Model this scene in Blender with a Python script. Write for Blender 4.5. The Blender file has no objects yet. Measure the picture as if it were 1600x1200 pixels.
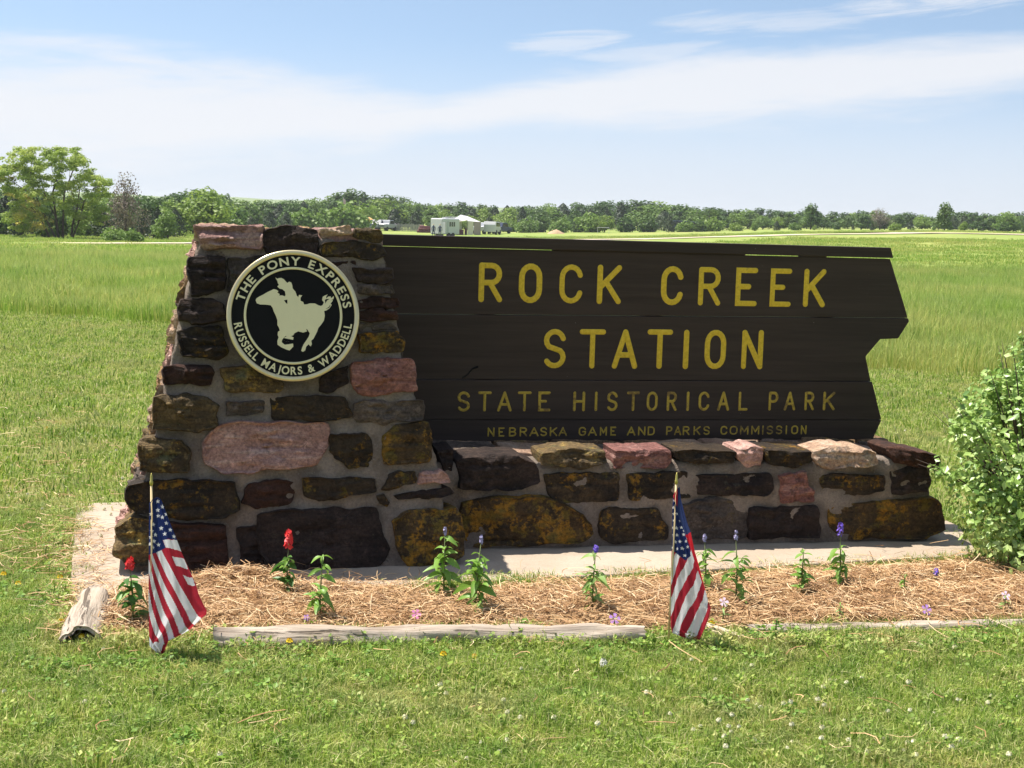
import bpy, math, random
import numpy as np
from mathutils import Vector, Matrix, noise as mn
from mathutils.geometry import tessellate_polygon
random.seed(7); rng = np.random.default_rng(7)
SC = bpy.context.scene
COL = SC.collection
R_ = math.radians
# ------------------------------------------------------------------ camera
YAW, PITCH, ROLL, FPX = R_(11.5), R_(6.87), R_(1.6), 2200.0
CF = Vector((math.sin(YAW)*math.cos(PITCH), math.cos(YAW)*math.cos(PITCH), -math.sin(PITCH)))
r0 = Vector((math.cos(YAW), -math.sin(YAW), 0)); u0 = r0.cross(CF)
CR = r0*math.cos(ROLL)+u0*math.sin(ROLL); CU = u0*math.cos(ROLL)-r0*math.sin(ROLL)
CP = Vector((0, 0, 1.6))
camd = bpy.data.cameras.new('camera'); cam = bpy.data.objects.new('camera', camd); COL.objects.link(cam)
camd.sensor_width = 36; camd.lens = FPX/1600*36; camd.clip_start = .1; camd.clip_end = 6000
M = Matrix.Identity(4)
for i in range(3):
    M[i][0] = CR[i]; M[i][1] = CU[i]; M[i][2] = -CF[i]; M[i][3] = CP[i]
cam.matrix_world = M
SC.camera = cam
# ------------------------------------------------------------------ light
SUN = Vector((-.38, .24, 1)).normalized()        # towards the sun
EL = math.asin(SUN.z); AZ = math.atan2(SUN.x, SUN.y)
sd = bpy.data.lights.new('sun', 'SUN'); so = bpy.data.objects.new('sun', sd); COL.objects.link(so)
sd.energy = 5.0; sd.angle = R_(.53); sd.color = (1, .945, .86)
so.rotation_euler = SUN.to_track_quat('Z', 'Y').to_euler(); so.location = (-8, 6, 20)
SC.view_settings.view_transform = 'Standard'; SC.view_settings.look = 'None'
SC.view_settings.gamma = 1; SC.view_settings.exposure = 0.85
SC.view_settings.use_curve_mapping = False
W = bpy.data.worlds.new('World'); SC.world = W; W.use_nodes = True
SKY_ST = .12

class NT:
    """small node helper"""
    def __init__(s, nt): s.nt = nt
    def n(s, t, ins=None, **kw):
        nd = s.nt.nodes.new(t)
        for k, v in kw.items(): setattr(nd, k, v)
        for k, v in (ins or {}).items():
            sock = nd.inputs[k]
            if isinstance(v, bpy.types.NodeSocket): s.nt.links.new(v, sock)
            elif isinstance(v, bpy.types.Node): s.nt.links.new(v.outputs[0], sock)
            else:
                if hasattr(sock.default_value, '__len__') and len(sock.default_value) == 4 and len(v) == 3: v = (*v, 1)
                sock.default_value = v
        return nd
    def m(s, op, a, b=0.0, c=None, clamp=False):
        d = {0: a, 1: b}
        if c is not None: d[2] = c
        return s.n('ShaderNodeMath', d, operation=op, use_clamp=clamp).outputs[0]
    def ss(s, v, lo, hi):
        return s.n('ShaderNodeMapRange', {0: v, 1: lo, 2: hi, 3: 0.0, 4: 1.0}, interpolation_type='SMOOTHSTEP').outputs[0]
    def mix(s, f, a, b, blend='MIX'):
        nd = s.nt.nodes.new('ShaderNodeMix'); nd.data_type = 'RGBA'; nd.blend_type = blend
        for i, v in ((0, f), (6, a), (7, b)):
            if isinstance(v, bpy.types.NodeSocket): s.nt.links.new(v, nd.inputs[i])
            else: nd.inputs[i].default_value = v if not hasattr(v, '__len__') or len(v) == 4 else (*v, 1)
        return nd.outputs[2]
    def noise(s, vec, scale, detail=3, rough=.55, dist=0.0):
        return s.n('ShaderNodeTexNoise', {'Vector': vec, 'Scale': scale, 'Detail': detail, 'Roughness': rough, 'Distortion': dist}).outputs['Fac']
    def scalevec(s, vec, sc, off=(0, 0, 0)):
        return s.n('ShaderNodeMapping', {0: vec, 1: off, 3: sc}).outputs[0]
    def ramp(s, f, stops):
        nd = s.nt.nodes.new('ShaderNodeValToRGB'); s.nt.links.new(f, nd.inputs[0])
        e = nd.color_ramp.elements
        while len(e) < len(stops): e.new(.5)
        for el, (p, c) in zip(e, stops): el.position = p; el.color = (*c, 1)
        return nd.outputs[0]

def world():
    nt = W.node_tree; nt.nodes.clear(); g = NT(nt)
    tc = g.n('ShaderNodeTexCoord').outputs['Generated']
    sep = g.n('ShaderNodeSeparateXYZ', {0: tc})
    x, y, z = sep.outputs
    zz = g.m('ADD', g.m('MULTIPLY', g.m('ABSOLUTE', z), 1.9), .14)
    v = g.n('ShaderNodeCombineXYZ', {0: x, 1: y, 2: zz}).outputs[0]
    v = g.n('ShaderNodeVectorMath', {0: v}, operation='NORMALIZE').outputs[0]
    sky = g.n('ShaderNodeTexSky', {0: v}, sky_type='NISHITA', sun_disc=False, sun_elevation=EL, sun_rotation=AZ, air_density=1.0, dust_density=.6, ozone_density=1.4, altitude=200)
    F = (math.sin(YAW), math.cos(YAW))
    a = g.m('ADD', g.m('MULTIPLY', x, F[0]), g.m('MULTIPLY', y, F[1]))
    r = g.m('SUBTRACT', g.m('MULTIPLY', x, F[1]), g.m('MULTIPLY', y, F[0]))
    az = g.m('ARCTAN2', r, a)
    el = g.m('ARCSINE', z)
    cv = g.n('ShaderNodeCombineXYZ', {0: g.m('MULTIPLY', az, 3.2), 1: g.m('MULTIPLY', el, 22.0), 2: 3.7}).outputs[0]
    nz = g.noise(cv, 1.6, 7, .62, .35)
    cv2 = g.n('ShaderNodeCombineXYZ', {0: g.m('MULTIPLY', az, 7.0), 1: g.m('ADD', g.m('MULTIPLY', el, 60.0), g.m('MULTIPLY', az, -6.0)), 2: 9.1}).outputs[0]
    nz2 = g.noise(cv2, 1.4, 6, .65, .5)
    azm = g.m('ADD', g.m('MULTIPLY', az, 1.25), .5, clamp=True)
    rp = g.ramp(azm, [((a_*1.25+.5), (c_*5, h_*20, 0)) for a_, c_, h_ in ((-.4, .068, .030), (-.25, .066, .029), (-.10, .068, .020), (-.06, .072, .011), (.02, .085, .016), (.09, .090, .020), (.23, .101, .020), (.36, .112, .013))])
    rs = g.n('ShaderNodeSeparateXYZ', {0: rp}).outputs
    cen = g.m('SUBTRACT', g.m('DIVIDE', rs[0], 5.0), .003); half = g.m('DIVIDE', rs[1], 20.0)
    n1 = g.m('MULTIPLY', g.m('SUBTRACT', nz, .5), 2.6); n2 = g.m('MULTIPLY', g.m('SUBTRACT', nz2, .5), 1.3)
    up = g.m('DIVIDE', g.m('SUBTRACT', el, cen), half); up2 = g.m('ADD', up, g.m('ADD', n1, n2))
    main = g.m('MULTIPLY', g.ss(up2, 1.75, .25), g.ss(g.m('ADD', up, g.m('ADD', g.m('MULTIPLY', n1, .6), n2)), -1.7, -.45))
    def wisp(e0, a0, sl, we, wa, gain):
        d = g.m('DIVIDE', g.m('SUBTRACT', el, g.m('ADD', g.m('MULTIPLY', g.m('SUBTRACT', az, a0), sl), e0)), we)
        f_ = g.m('DIVIDE', g.m('SUBTRACT', az, a0), wa)
        r2 = g.m('ADD', g.m('MULTIPLY', d, d), g.m('MULTIPLY', f_, f_))
        return g.m('MULTIPLY', g.ss(g.m('ADD', r2, g.m('ADD', g.m('MULTIPLY', n2, 4.5), g.m('MULTIPLY', n1, 1.5))), 1.5, -.3), gain)
    ws = [wisp(.119, .03, .12, .008, .040, .6), wisp(.113, .085, .10, .008, .045, .5), wisp(.150, .31, .10, .008, .10, .75), wisp(.134, .17, .02, .009, .07, .5), wisp(.160, .40, .0, .008, .12, .7), wisp(.090, -.30, -.05, .004, .07, .6)]
    k = main
    for w_ in ws: k = g.m('MAXIMUM', k, w_)
    k = g.m('MAXIMUM', k, g.m('MULTIPLY', g.ss(el, .17, .35), g.ss(nz, .5, .7)))
    k = g.m('MULTIPLY', k, 1.0, clamp=True)
    haze = g.m('MULTIPLY', g.ss(el, .13, .0), .88)
    skyc = g.mix(1.0, sky.outputs[0], (1.13, 1.04, .89), 'MULTIPLY')
    h1 = g.mix(haze, skyc, (3.55, 3.72, 4.05))
    c = g.mix(g.m('MULTIPLY', k, .86), h1, (4.20, 4.25, 4.42))
    bg = g.n('ShaderNodeBackground', {0: c, 1: SKY_ST})
    out = g.n('ShaderNodeOutputWorld', {0: bg})
world()

# ------------------------------------------------------------------ geometry helpers
def ray(px, py): return CF + CR*((px-800)/FPX) - CU*((py-600)/FPX)
def on_z(px, py, z):
    d = ray(px, py); return CP + d*((z-CP.z)/d.z)
def on_y(px, py, Y):
    d = ray(px, py); return CP + d*(Y/d.y)
def on_plane(px, py, p0, n):
    d = ray(px, py); return CP + d*((p0-CP).dot(n)/d.dot(n))
def hdir(px):
    y = 335+.0279*(px-800); d = ray(px, y); d.z = 0; return d.normalized()
def smooth(a, b, x):
    t = max(0., min(1., (x-a)/(b-a))); return t*t*(3-2*t)
_pp = [-.6, -.32, -.05, .09, .2, .3, .6]; _pz = [-1.3, -1.45, -1.75, -.9, .35, .95, 1.1]
def tz(x, y):
    a = x*math.sin(YAW)+y*math.cos(YAW); r = x*math.cos(YAW)-y*math.sin(YAW)
    d = math.hypot(x, y)
    if a < 1: return 0.0
    p = r/a
    A = float(np.interp(p, _pp, _pz))
    z = A*smooth(24, 140, d)
    z += (mn.noise(Vector((x*.05, y*.05, 0)))*.12)*smooth(12, 40, d)
    z += mn.noise(Vector((x*.7, y*.7, 5)))*.012
    return z
def on_t(px, py, dmax=900):
    d = ray(px, py); t = 3.0
    while t < dmax:
        p = CP+d*t
        if p.z <= tz(p.x, p.y): return p
        t *= 1.004
    return CP+d*dmax
def place(px, dist):
    h = hdir(px); x, y = h.x*dist, h.y*dist
    return Vector((x, y, tz(x, y)))

def mesh(name, verts, faces, mat=None, smooth_=False, attrs=None):
    me = bpy.data.meshes.new(name)
    if isinstance(verts, np.ndarray): verts = verts.tolist()
    if isinstance(faces, np.ndarray): faces = faces.tolist()
    me.from_pydata([tuple(v) for v in verts], [], faces)
    for m_ in (mat if isinstance(mat, (list, tuple)) else [mat]):
        if m_: me.materials.append(m_)
    if smooth_: me.polygons.foreach_set('use_smooth', [True]*len(me.polygons))
    for k, arr in (attrs or {}).items():
        at = me.attributes.new(k, 'FLOAT', 'POINT'); at.data.foreach_set('value', np.asarray(arr, dtype=np.float32))
    me.update()
    return me
def obj(name, me, parent=None, loc=None, **props):
    o = bpy.data.objects.new(name, me); COL.objects.link(o)
    if parent: o.parent = parent
    if loc is not None: o.location = loc
    for k, v in props.items(): o[k] = v
    return o
def thing(name, label, cat, loc=(0, 0, 0), group=None, rz=0):
    o = bpy.data.objects.new(name, None); COL.objects.link(o); o.location = loc; o.rotation_euler.z = rz
    o.empty_display_size = .1
    o['label'] = label; o['category'] = cat
    if group: o['group'] = group
    return o
def tag(o, label, cat, group=None):
    o['label'] = label; o['category'] = cat
    if group: o['group'] = group
    return o
def dup(root, loc, rz=0, scale=None, label=None, group=None):
    r = root.copy(); COL.objects.link(r); r.location = loc; r.rotation_euler.z = rz
    if scale is not None: r.scale = scale
    if label: r['label'] = label
    if group: r['group'] = group
    for ch in list(root.children):
        c = ch.copy(); COL.objects.link(c); c.parent = r
        for gch in ch.children:
            d = gch.copy(); COL.objects.link(d); d.parent = c
    return r
class MB:
    def __init__(s): s.v = []; s.f = []
    def add(s, v, f):
        b = len(s.v); s.v += [tuple(p) for p in v]; s.f += [tuple(i+b for i in q) for q in f]; return s
    def box(s, a, b):
        x0, y0, z0 = a; x1, y1, z1 = b
        return s.add([(x0, y0, z0), (x1, y0, z0), (x1, y1, z0), (x0, y1, z0), (x0, y0, z1), (x1, y0, z1), (x1, y1, z1), (x0, y1, z1)],
                     [(0, 3, 2, 1), (4, 5, 6, 7), (0, 1, 5, 4), (1, 2, 6, 5), (2, 3, 7, 6), (3, 0, 4, 7)])
    def tube(s, pts, rads, n=8, cap=True):
        pts = [Vector(p) for p in pts]; b = len(s.v); k = len(pts)
        for i, p in enumerate(pts):
            t = (pts[min(i+1, k-1)]-pts[max(i-1, 0)]).normalized()
            ref = Vector((0, 0, 1)) if abs(t.z) < .9 else Vector((1, 0, 0))
            u = t.cross(ref).normalized(); w = t.cross(u)
            for j in range(n):
                a = 2*math.pi*j/n; s.v.append(tuple(p+(u*math.cos(a)+w*math.sin(a))*rads[i]))
        for i in range(k-1):
            for j in range(n):
                s.f.append((b+i*n+j, b+i*n+(j+1) % n, b+(i+1)*n+(j+1) % n, b+(i+1)*n+j))
        if cap:
            s.f.append(tuple(b+j for j in range(n))[::-1]); s.f.append(tuple(b+(k-1)*n+j for j in range(n)))
        return s
    def prism(s, poly, axis_from, axis_to):
        """poly: list of 3-D points (planar); extruded by vectors"""
        n = len(poly); A = Vector(axis_from); B = Vector(axis_to)
        v = [Vector(p)+A for p in poly]+[Vector(p)+B for p in poly]
        f = [tuple(range(n))[::-1], tuple(range(n, 2*n))]+[(i, (i+1) % n, n+(i+1) % n, n+i) for i in range(n)]
        return s.add(v, f)
    def me(s, name, mat, sm=False): return mesh(name, s.v, s.f, mat, sm)

# ------------------------------------------------------------------ materials
MATS = {}
def newmat(name):
    m = bpy.data.materials.new(name); m.use_nodes = True; m.node_tree.nodes.clear(); MATS[name] = m
    return m, NT(m.node_tree)
def finish(g, col, rough=.8, bump=None, bstr=.3, bdist=.01, spec=.3, trans=0, metal=0):
    ins = {'Base Color': col, 'Roughness': rough, 'Specular IOR Level': spec, 'Metallic': metal}
    if bump is not None: ins['Normal'] = g.n('ShaderNodeBump', {'Height': bump, 'Strength': bstr, 'Distance': bdist}).outputs[0]
    b = g.n('ShaderNodeBsdfPrincipled', ins).outputs[0]
    if trans:
        t = g.n('ShaderNodeBsdfTranslucent', {0: col}).outputs[0]
        b = g.n('ShaderNodeMixShader', {0: trans, 1: b, 2: t}).outputs[0]
    g.n('ShaderNodeOutputMaterial', {0: b})
def flat(name, col, rough=.6, metal=0, spec=.4, var=.12, scale=30):
    m, g = newmat(name)
    p = g.n('ShaderNodeNewGeometry').outputs['Position']
    n = g.noise(p, scale, 4)
    c = g.mix(g.m('MULTIPLY', n, 1.0), tuple(x*(1-var) for x in col), tuple(min(1, x*(1+var)) for x in col))
    finish(g, c, rough, n, .1, .002, spec, 0, metal)
    return m
def stone_mat(name, base, dark, lichen=None, lich_amt=.5, streak=None):
    m, g = newmat(name)
    p = g.n('ShaderNodeNewGeometry').outputs['Position']
    rnd = g.n('ShaderNodeObjectInfo').outputs['Random']
    off = g.n('ShaderNodeVectorMath', {0: p, 1: g.n('ShaderNodeCombineXYZ', {0: g.m('MULTIPLY', rnd, 7.0), 1: 0.0, 2: g.m('MULTIPLY', rnd, 3.0)}).outputs[0]}, operation='ADD').outputs[0]
    big = g.noise(off, 5.5, 5, .6)
    lay = g.noise(g.scalevec(off, (6, 6, 45)), 1.0, 5, .65, .4)
    fine = g.noise(off, 70, 6, .7)
    mid = g.noise(off, 22, 5, .65)
    c = g.mix(g.ss(g.m('ADD', g.m('MULTIPLY', big, .6), g.m('MULTIPLY', lay, .4)), .35, .65), dark, base)
    c = g.mix(g.m('MULTIPLY', g.ss(mid, .5, .72), .6), c, tuple(min(1, x*1.6) for x in base))
    if streak: c = g.mix(g.m('MULTIPLY', g.ss(lay, .52, .66), .7), c, streak)
    if lichen:
        lm = g.m('ADD', g.m('MULTIPLY', g.noise(off, 9, 4, .6), .6), g.m('MULTIPLY', g.noise(off, 55, 4, .7), .4))
        thr = .63-.2*lich_amt
        msk = g.ss(lm, thr, thr+.07)
        hue = g.noise(off, 14, 3)
        lc = g.mix(g.ss(hue, .4, .6), lichen, (lichen[0]*.42, lichen[1]*.62, lichen[2]*1.2))
        c = g.mix(g.m('MULTIPLY', msk, .85), c, lc)
    c = g.mix(1.0, c, g.ramp(rnd, [(0, (.72, .72, .74)), (1, (1.2, 1.17, 1.12))]), 'MULTIPLY')
    c = g.mix(1.0, c, g.ramp(fine, [(.3, (.45, .45, .46)), (.7, (1.5, 1.48, 1.45))]), 'MULTIPLY')
    vr = g.n('ShaderNodeTexVoronoi', {'Vector': g.scalevec(off, (1, 1, 2.2)), 'Scale': 11.0}, feature='DISTANCE_TO_EDGE').outputs['Distance']
    c = g.mix(g.m('MULTIPLY', g.ss(vr, .03, .0), g.m('MULTIPLY', g.ss(mid, .45, .6), .6)), c, tuple(x*.4 for x in dark))
    hgt = g.m('ADD', g.m('MULTIPLY', mid, .9), g.m('ADD', g.m('MULTIPLY', fine, .45), g.m('MULTIPLY', lay, .8)))
    finish(g, c, .88, hgt, .95, .024, .2)
    return m
LI = (.28, .145, .018)
S = {
 'dark': stone_mat('dark_stone', (.050, .034, .028), (.022, .016, .015), (.11, .085, .04), .2),
 'red': stone_mat('dark_red_stone', (.072, .034, .024), (.028, .017, .014), (.16, .09, .025), .2),
 'lich': stone_mat('lichen_stone', (.065, .045, .027), (.024, .019, .016), LI, .5),
 'orange': stone_mat('orange_lichen_stone', (.10, .062, .028), (.036, .028, .020), (.34, .17, .02), .75),
 'olive': stone_mat('olive_stone', (.16, .11, .05), (.045, .034, .022), (.30, .20, .05), .5),
 'pink': stone_mat('pink_quartzite', (.42, .255, .22), (.28, .16, .14), (.28, .19, .11), .2, (.46, .33, .29)),
 'rose': stone_mat('rose_quartzite', (.27, .125, .105), (.17, .078, .068), (.26, .15, .08), .2, (.36, .22, .19)),
 'beige': stone_mat('beige_stone', (.42, .30, .21), (.28, .18, .13), (.42, .26, .12), .3, (.5, .40, .32)),
 'grey': stone_mat('grey_stone', (.14, .11, .09), (.065, .052, .045), (.16, .12, .05), .3),
 'tan': stone_mat('tan_stone', (.32, .20, .11), (.15, .095, .055), (.4, .25, .07), .45),
}
def mortar_mat():
    m, g = newmat('mortar')
    p = g.n('ShaderNodeNewGeometry').outputs['Position']
    a = g.noise(p, 7, 5, .6); b = g.noise(p, 90, 5, .7); c_ = g.noise(p, 28, 5, .65)
    c = g.mix(g.ss(a, .3, .7), (.15, .12, .098), (.31, .25, .205))
    c = g.mix(g.m('MULTIPLY', g.ss(c_, .55, .75), .5), c, (.11, .085, .06))
    c = g.mix(1.0, c, g.ramp(b, [(.3, (.75, .75, .75)), (.7, (1.2, 1.2, 1.2))]), 'MULTIPLY')
    vv = g.n('ShaderNodeTexVoronoi', {'Vector': p, 'Scale': 75.0}, feature='F1').outputs['Distance']
    c = g.mix(g.m('MULTIPLY', g.ss(vv, .22, .1), .5), c, (.34, .29, .25))
    finish(g, c, .95, g.m('ADD', c_, g.m('MULTIPLY', b, .9)), 1.0, .014, .15)
    return m
MORTAR = mortar_mat()
def concrete():
    m, g = newmat('concrete')
    p = g.n('ShaderNodeNewGeometry').outputs['Position']
    a = g.noise(p, 3, 6, .6); b = g.noise(p, 120, 4, .7); d = g.noise(p, 18, 5, .7)
    c = g.mix(g.ss(a, .3, .7), (.345, .275, .205), (.415, .34, .265))
    c = g.mix(g.m('MULTIPLY', g.ss(d, .55, .8), .5), c, (.26, .195, .14))
    c = g.mix(1.0, c, g.ramp(b, [(.3, (.86, .86, .86)), (.7, (1.1, 1.1, 1.1))]), 'MULTIPLY')
    finish(g, c, .9, g.m('ADD', d, b), .25, .004, .2)
    return m
def leaf_mat(name, a, b, c3, trans=.35, var='rnd', rough=.5, spec=.3, scale=.0, ob=True):
    """foliage: colour per leaf (attribute) between a, b, c3"""
    m, g = newmat(name)
    r = g.n('ShaderNodeAttribute', attribute_name='rnd').outputs['Fac']
    col = g.ramp(r, [(0, a), (.5, b), (1, c3)])
    if ob:
        o = g.n('ShaderNodeObjectInfo').outputs['Random']
        col = g.mix(1.0, col, g.ramp(o, [(0, (.78, .82, .8)), (.5, (1, 1, 1)), (1, (1.25, 1.15, 1.0))]), 'MULTIPLY')
    finish(g, col, rough, None, trans=trans, spec=spec)
    return m
def bark(name, a, b):
    m, g = newmat(name)
    p = g.n('ShaderNodeNewGeometry').outputs['Position']
    n = g.noise(g.scalevec(p, (14, 14, 3)), 1, 5, .6)
    finish(g, g.mix(n, a, b), .9, n, .6, .02, .1)
    return m
def wood_log():
    m, g = newmat('weathered_wood')
    p = g.n('ShaderNodeTexCoord').outputs['Object']
    l = g.noise(g.scalevec(p, (2.2, 30, 30)), 1, 6, .65, .3)
    l2 = g.noise(g.scalevec(p, (6, 160, 160)), 1, 4, .6)
    big = g.noise(p, 4, 4)
    c = g.mix(g.ss(l, .3, .68), (.17, .125, .09), (.47, .40, .32))
    c = g.mix(g.m('MULTIPLY', g.ss(big, .45, .7), .6), c, (.34, .26, .18))
    c = g.mix(g.m('MULTIPLY', g.ss(l2, .3, .7), .35), c, (.58, .5, .42))
    crack = g.ss(g.noise(g.scalevec(p, (1.6, 26, 26), (3, 1, 2)), 1, 5, .6, .6), .62, .66)
    c = g.mix(g.m('MULTIPLY', crack, .75), c, (.05, .035, .025))
    h = g.m('SUBTRACT', g.m('ADD', l, g.m('MULTIPLY', l2, .3)), g.m('MULTIPLY', crack, 1.2))
    finish(g, c, .9, h, .8, .012, .15)
    return m
WOOD = wood_log()
def board_mat():
    m, g = newmat('brown_painted_wood')
    p = g.n('ShaderNodeNewGeometry').outputs['Position']
    l = g.noise(g.scalevec(p, (1.5, 20, 28)), 1, 5, .6, .2)
    l2 = g.noise(g.scalevec(p, (4, 60, 140)), 1, 4, .6)
    rnd = g.n('ShaderNodeObjectInfo').outputs['Random']
    c = g.mix(g.ss(l, .3, .7), (.027, .0165, .0115), (.042, .027, .0195))
    c = g.mix(g.m('MULTIPLY', g.ss(l2, .5, .75), .35), c, (.05, .038, .031))
    spots = g.n('ShaderNodeTexVoronoi', {'Vector': p, 'Scale': 14.0}, feature='F1').outputs['Distance']
    c = g.mix(g.m('MULTIPLY', g.ss(spots, .035, .015), g.ss(g.noise(p, 3, 2), .5, .6)), c, (.28, .25, .22))
    c = g.mix(1.0, c, g.ramp(rnd, [(0, (.85, .85, .85)), (1, (1.12, 1.1, 1.1))]), 'MULTIPLY')
    finish(g, c, .62, g.m('ADD', l, g.m('MULTIPLY', l2, .6)), .35, .004, .3)
    return m
BOARD = board_mat()
def yellow_mat():
    m, g = newmat('yellow_letter_paint')
    p = g.n('ShaderNodeNewGeometry').outputs['Position']
    n = g.noise(p, 60, 5, .7); b = g.noise(p, 12, 3)
    c = g.mix(g.ss(n, .35, .7), (.60, .40, .02), (.76, .53, .04))
    c = g.mix(g.m('MULTIPLY', g.ss(g.noise(p, 45, 4, .7), .6, .72), .6), c, (.30, .2, .03))
    finish(g, c, .55, n, .2, .002, .3)
    return m
YEL = yellow_mat()
def yellow_worn():
    m, g = newmat('worn_yellow_letter_paint')
    p = g.n('ShaderNodeNewGeometry').outputs['Position']
    n = g.noise(p, 70, 5, .7); b = g.noise(p, 9, 3)
    c = g.mix(g.ss(n, .35, .7), (.40, .27, .035), (.55, .38, .06))
    c = g.mix(g.ss(g.m('ADD', g.m('MULTIPLY', b, .5), g.m('MULTIPLY', g.noise(p, 50, 4, .7), .5)), .5, .62), c, (.20, .125, .04))
    finish(g, c, .7, n, .2, .002, .2)
    return m
YELW = yellow_worn()
SLAB = concrete()
GOLD = flat('gold_paint', (.72, .65, .38), .38, .35, .5, .06)
GOLDR = flat('gold_rim', (.66, .56, .34), .3, .6, .5, .08)
BLACK = flat('black_enamel', (.007, .007, .008), .75, 0, .12, .1)
BARK = bark('tree_bark', (.055, .042, .032), (.13, .10, .08))
WHITE = flat('white_metal', (.56, .55, .56), .4, 0, .5, .03, 2)
CREAM = flat('cream_panel', (.66, .58, .48), .6, 0, .4, .05, 2)
DGLASS = flat('dark_glass', (.02, .022, .026), .15, 0, .6, .1)
RUBBER = flat('black_rubber', (.02, .02, .02), .8)
SILVER = flat('silver_paint', (.42, .43, .46), .35, .3, .5, .05)
BLUEP = flat('blue_paint', (.16, .24, .42), .5)
DBLUE = flat('dark_blue_paint', (.03, .045, .10), .5)
MAROON = flat('maroon_cloth', (.14, .045, .05), .8)
ORANGE = flat('orange_cloth', (.75, .42, .16), .8)
PALEW = flat('pale_wood', (.50, .42, .30), .85)
GREYW = flat('grey_fence_wood', (.36, .33, .31), .9)
SHADED = flat('shaded_canvas', (.34, .26, .25), .8)  # brown-mauve shading of one canopy side wall, put into its colour
DIRT = flat('sandy_dirt', (.44, .31, .19), .95, 0, .1, .2, 3)
GRAVEL = flat('gravel', (.55, .46, .36), .95, 0, .1, .15, 1.5)
STRAWHUE = None

# ------------------------------------------------------------------ ground
def ground_mat():
    m, g = newmat('grassy_ground')
    p = g.n('ShaderNodeNewGeometry').outputs['Position']
    sep = g.n('ShaderNodeSeparateXYZ', {0: p})
    dist = g.n('ShaderNodeVectorMath', {0: p}, operation='LENGTH').outputs['Value']
    big = g.noise(p, .35, 4, .6); mid = g.noise(p, 2.2, 5, .6); fine = g.noise(p, 30, 5, .7)
    near = g.mix(g.ss(mid, .35, .68), (.10, .14, .03), (.27, .23, .11))
    near = g.mix(g.m('MULTIPLY', g.ss(fine, .4, .7), .6), near, (.17, .22, .05))
    fb = g.noise(g.scalevec(p, (.02, .05, 1)), 1, 5, .65); fm = g.noise(g.scalevec(p, (.4, .4, 1)), 1, 5, .7)
    far = g.mix(g.ss(fb, .35, .65), (.20, .27, .065), (.30, .31, .10))
    far = g.mix(g.m('MULTIPLY', g.ss(fm, .4, .75), .6), far, (.15, .23, .055))
    c = g.mix(g.ss(dist, 14.0, 30.0), near, far)
    h = g.m('ADD', g.m('MULTIPLY', fine, .4), mid)
    finish(g, c, .95, h, .5, .03, .05)
    return m
def build_ground():
    rings = [0, .8, 1.6, 2.4, 3.2] + list(np.arange(3.7, 9, .22)) + list(9*1.06**np.arange(0, 90)) 
    rings = [r for r in rings if r < 1400]+[2500, 4500]
    n = 240; vs = [(0, 0, 0)]; fs = []
    for r in rings[1:]:
        for j in range(n):
            a = 2*math.pi*j/n; x, y = r*math.sin(a), r*math.cos(a)
            vs.append((x, y, tz(x, y) if r < 1400 else tz(x, y)-3))
    for j in range(n): fs.append((0, 1+(j+1) % n, 1+j))
    for i in range(len(rings)-2):
        b0 = 1+i*n; b1 = b0+n
        for j in range(n): fs.append((b0+j, b0+(j+1) % n, b1+(j+1) % n, b1+j))
    o = obj('ground', mesh('ground', vs, fs, ground_mat(), True), kind='structure')
build_ground()

def ribbon(name, pts, widths, mat, up=.05, **props):
    vs = []; fs = []
    P = []
    for i in range(len(pts)-1):
        for t in np.linspace(0, 1, 9)[:-1]:
            P.append((pts[i]*(1-t)+pts[i+1]*t, widths[i]*(1-t)+widths[i+1]*t))
    P.append((pts[-1], widths[-1]))
    for i, (p, w) in enumerate(P):
        t = (P[min(i+1, len(P)-1)][0]-P[max(i-1, 0)][0]); t.z = 0; t.normalize(); nrm = Vector((-t.y, t.x, 0))
        for k in (-1, -.33, .33, 1):
            q = p+nrm*w*.5*k*(1+.15*mn.noise(p*.3)); vs.append((q.x, q.y, tz(q.x, q.y)+up))
    for i in range(len(P)-1):
        for k in range(3): fs.append((i*4+k, i*4+k+1, (i+1)*4+k+1, (i+1)*4+k))
    return obj(name, mesh(name, vs, fs, mat, True), **props)
RP = [on_t(px, py) for px, py in ((60, 380), (200, 381), (300, 381), (450, 380), (620, 378), (800, 376), (1000, 374), (1120, 370.5), (1250, 367.5), (1442, 364.6), (1488, 364.2), (1540, 366.5))]
ribbon('gravel_road', RP, [1.0, 1.6, 1.8, 2.5, 3, 3.5, 4, 4, 4, 5, 42, 9], GRAVEL, .07, kind='structure')

def hills():
    m, g = newmat('far_hill_grass')
    p = g.n('ShaderNodeNewGeometry').outputs['Position']
    n = g.noise(p, .02, 4)
    finish(g, g.mix(n, (.14, .20, .09), (.22, .26, .12)), .95, spec=.05)
    vs = []; fs = []; cols = []
    pxs = np.linspace(-900, 2500, 60)
    for i, px in enumerate(pxs):
        h = hdir(px) if -400 < px < 2000 else hdir(px)
        top = np.interp(px, [-900, 0, 230, 420, 560, 800, 1000, 1300, 2500], [16, 14, 13.5, 13, 12, 9, 3, -2, -2])
        for d, k in ((900, -.9), (1150, .55), (1400, 1.0), (1600, .6)):
            z = 1.6+top/FPX*1400*k + (mn.noise(Vector((px*.01, d*.01, 0)))*2.0)*(k if k > 0 else 0)
            if k < 0: z = -6
            vs.append((h.x*d, h.y*d, z))
    for i in range(len(pxs)-1):
        for k in range(3): fs.append((i*4+k, (i+1)*4+k, (i+1)*4+k+1, i*4+k+1))
    obj('distant_hills', mesh('distant_hills', vs, fs, m, True), kind='structure')
hills()

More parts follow.
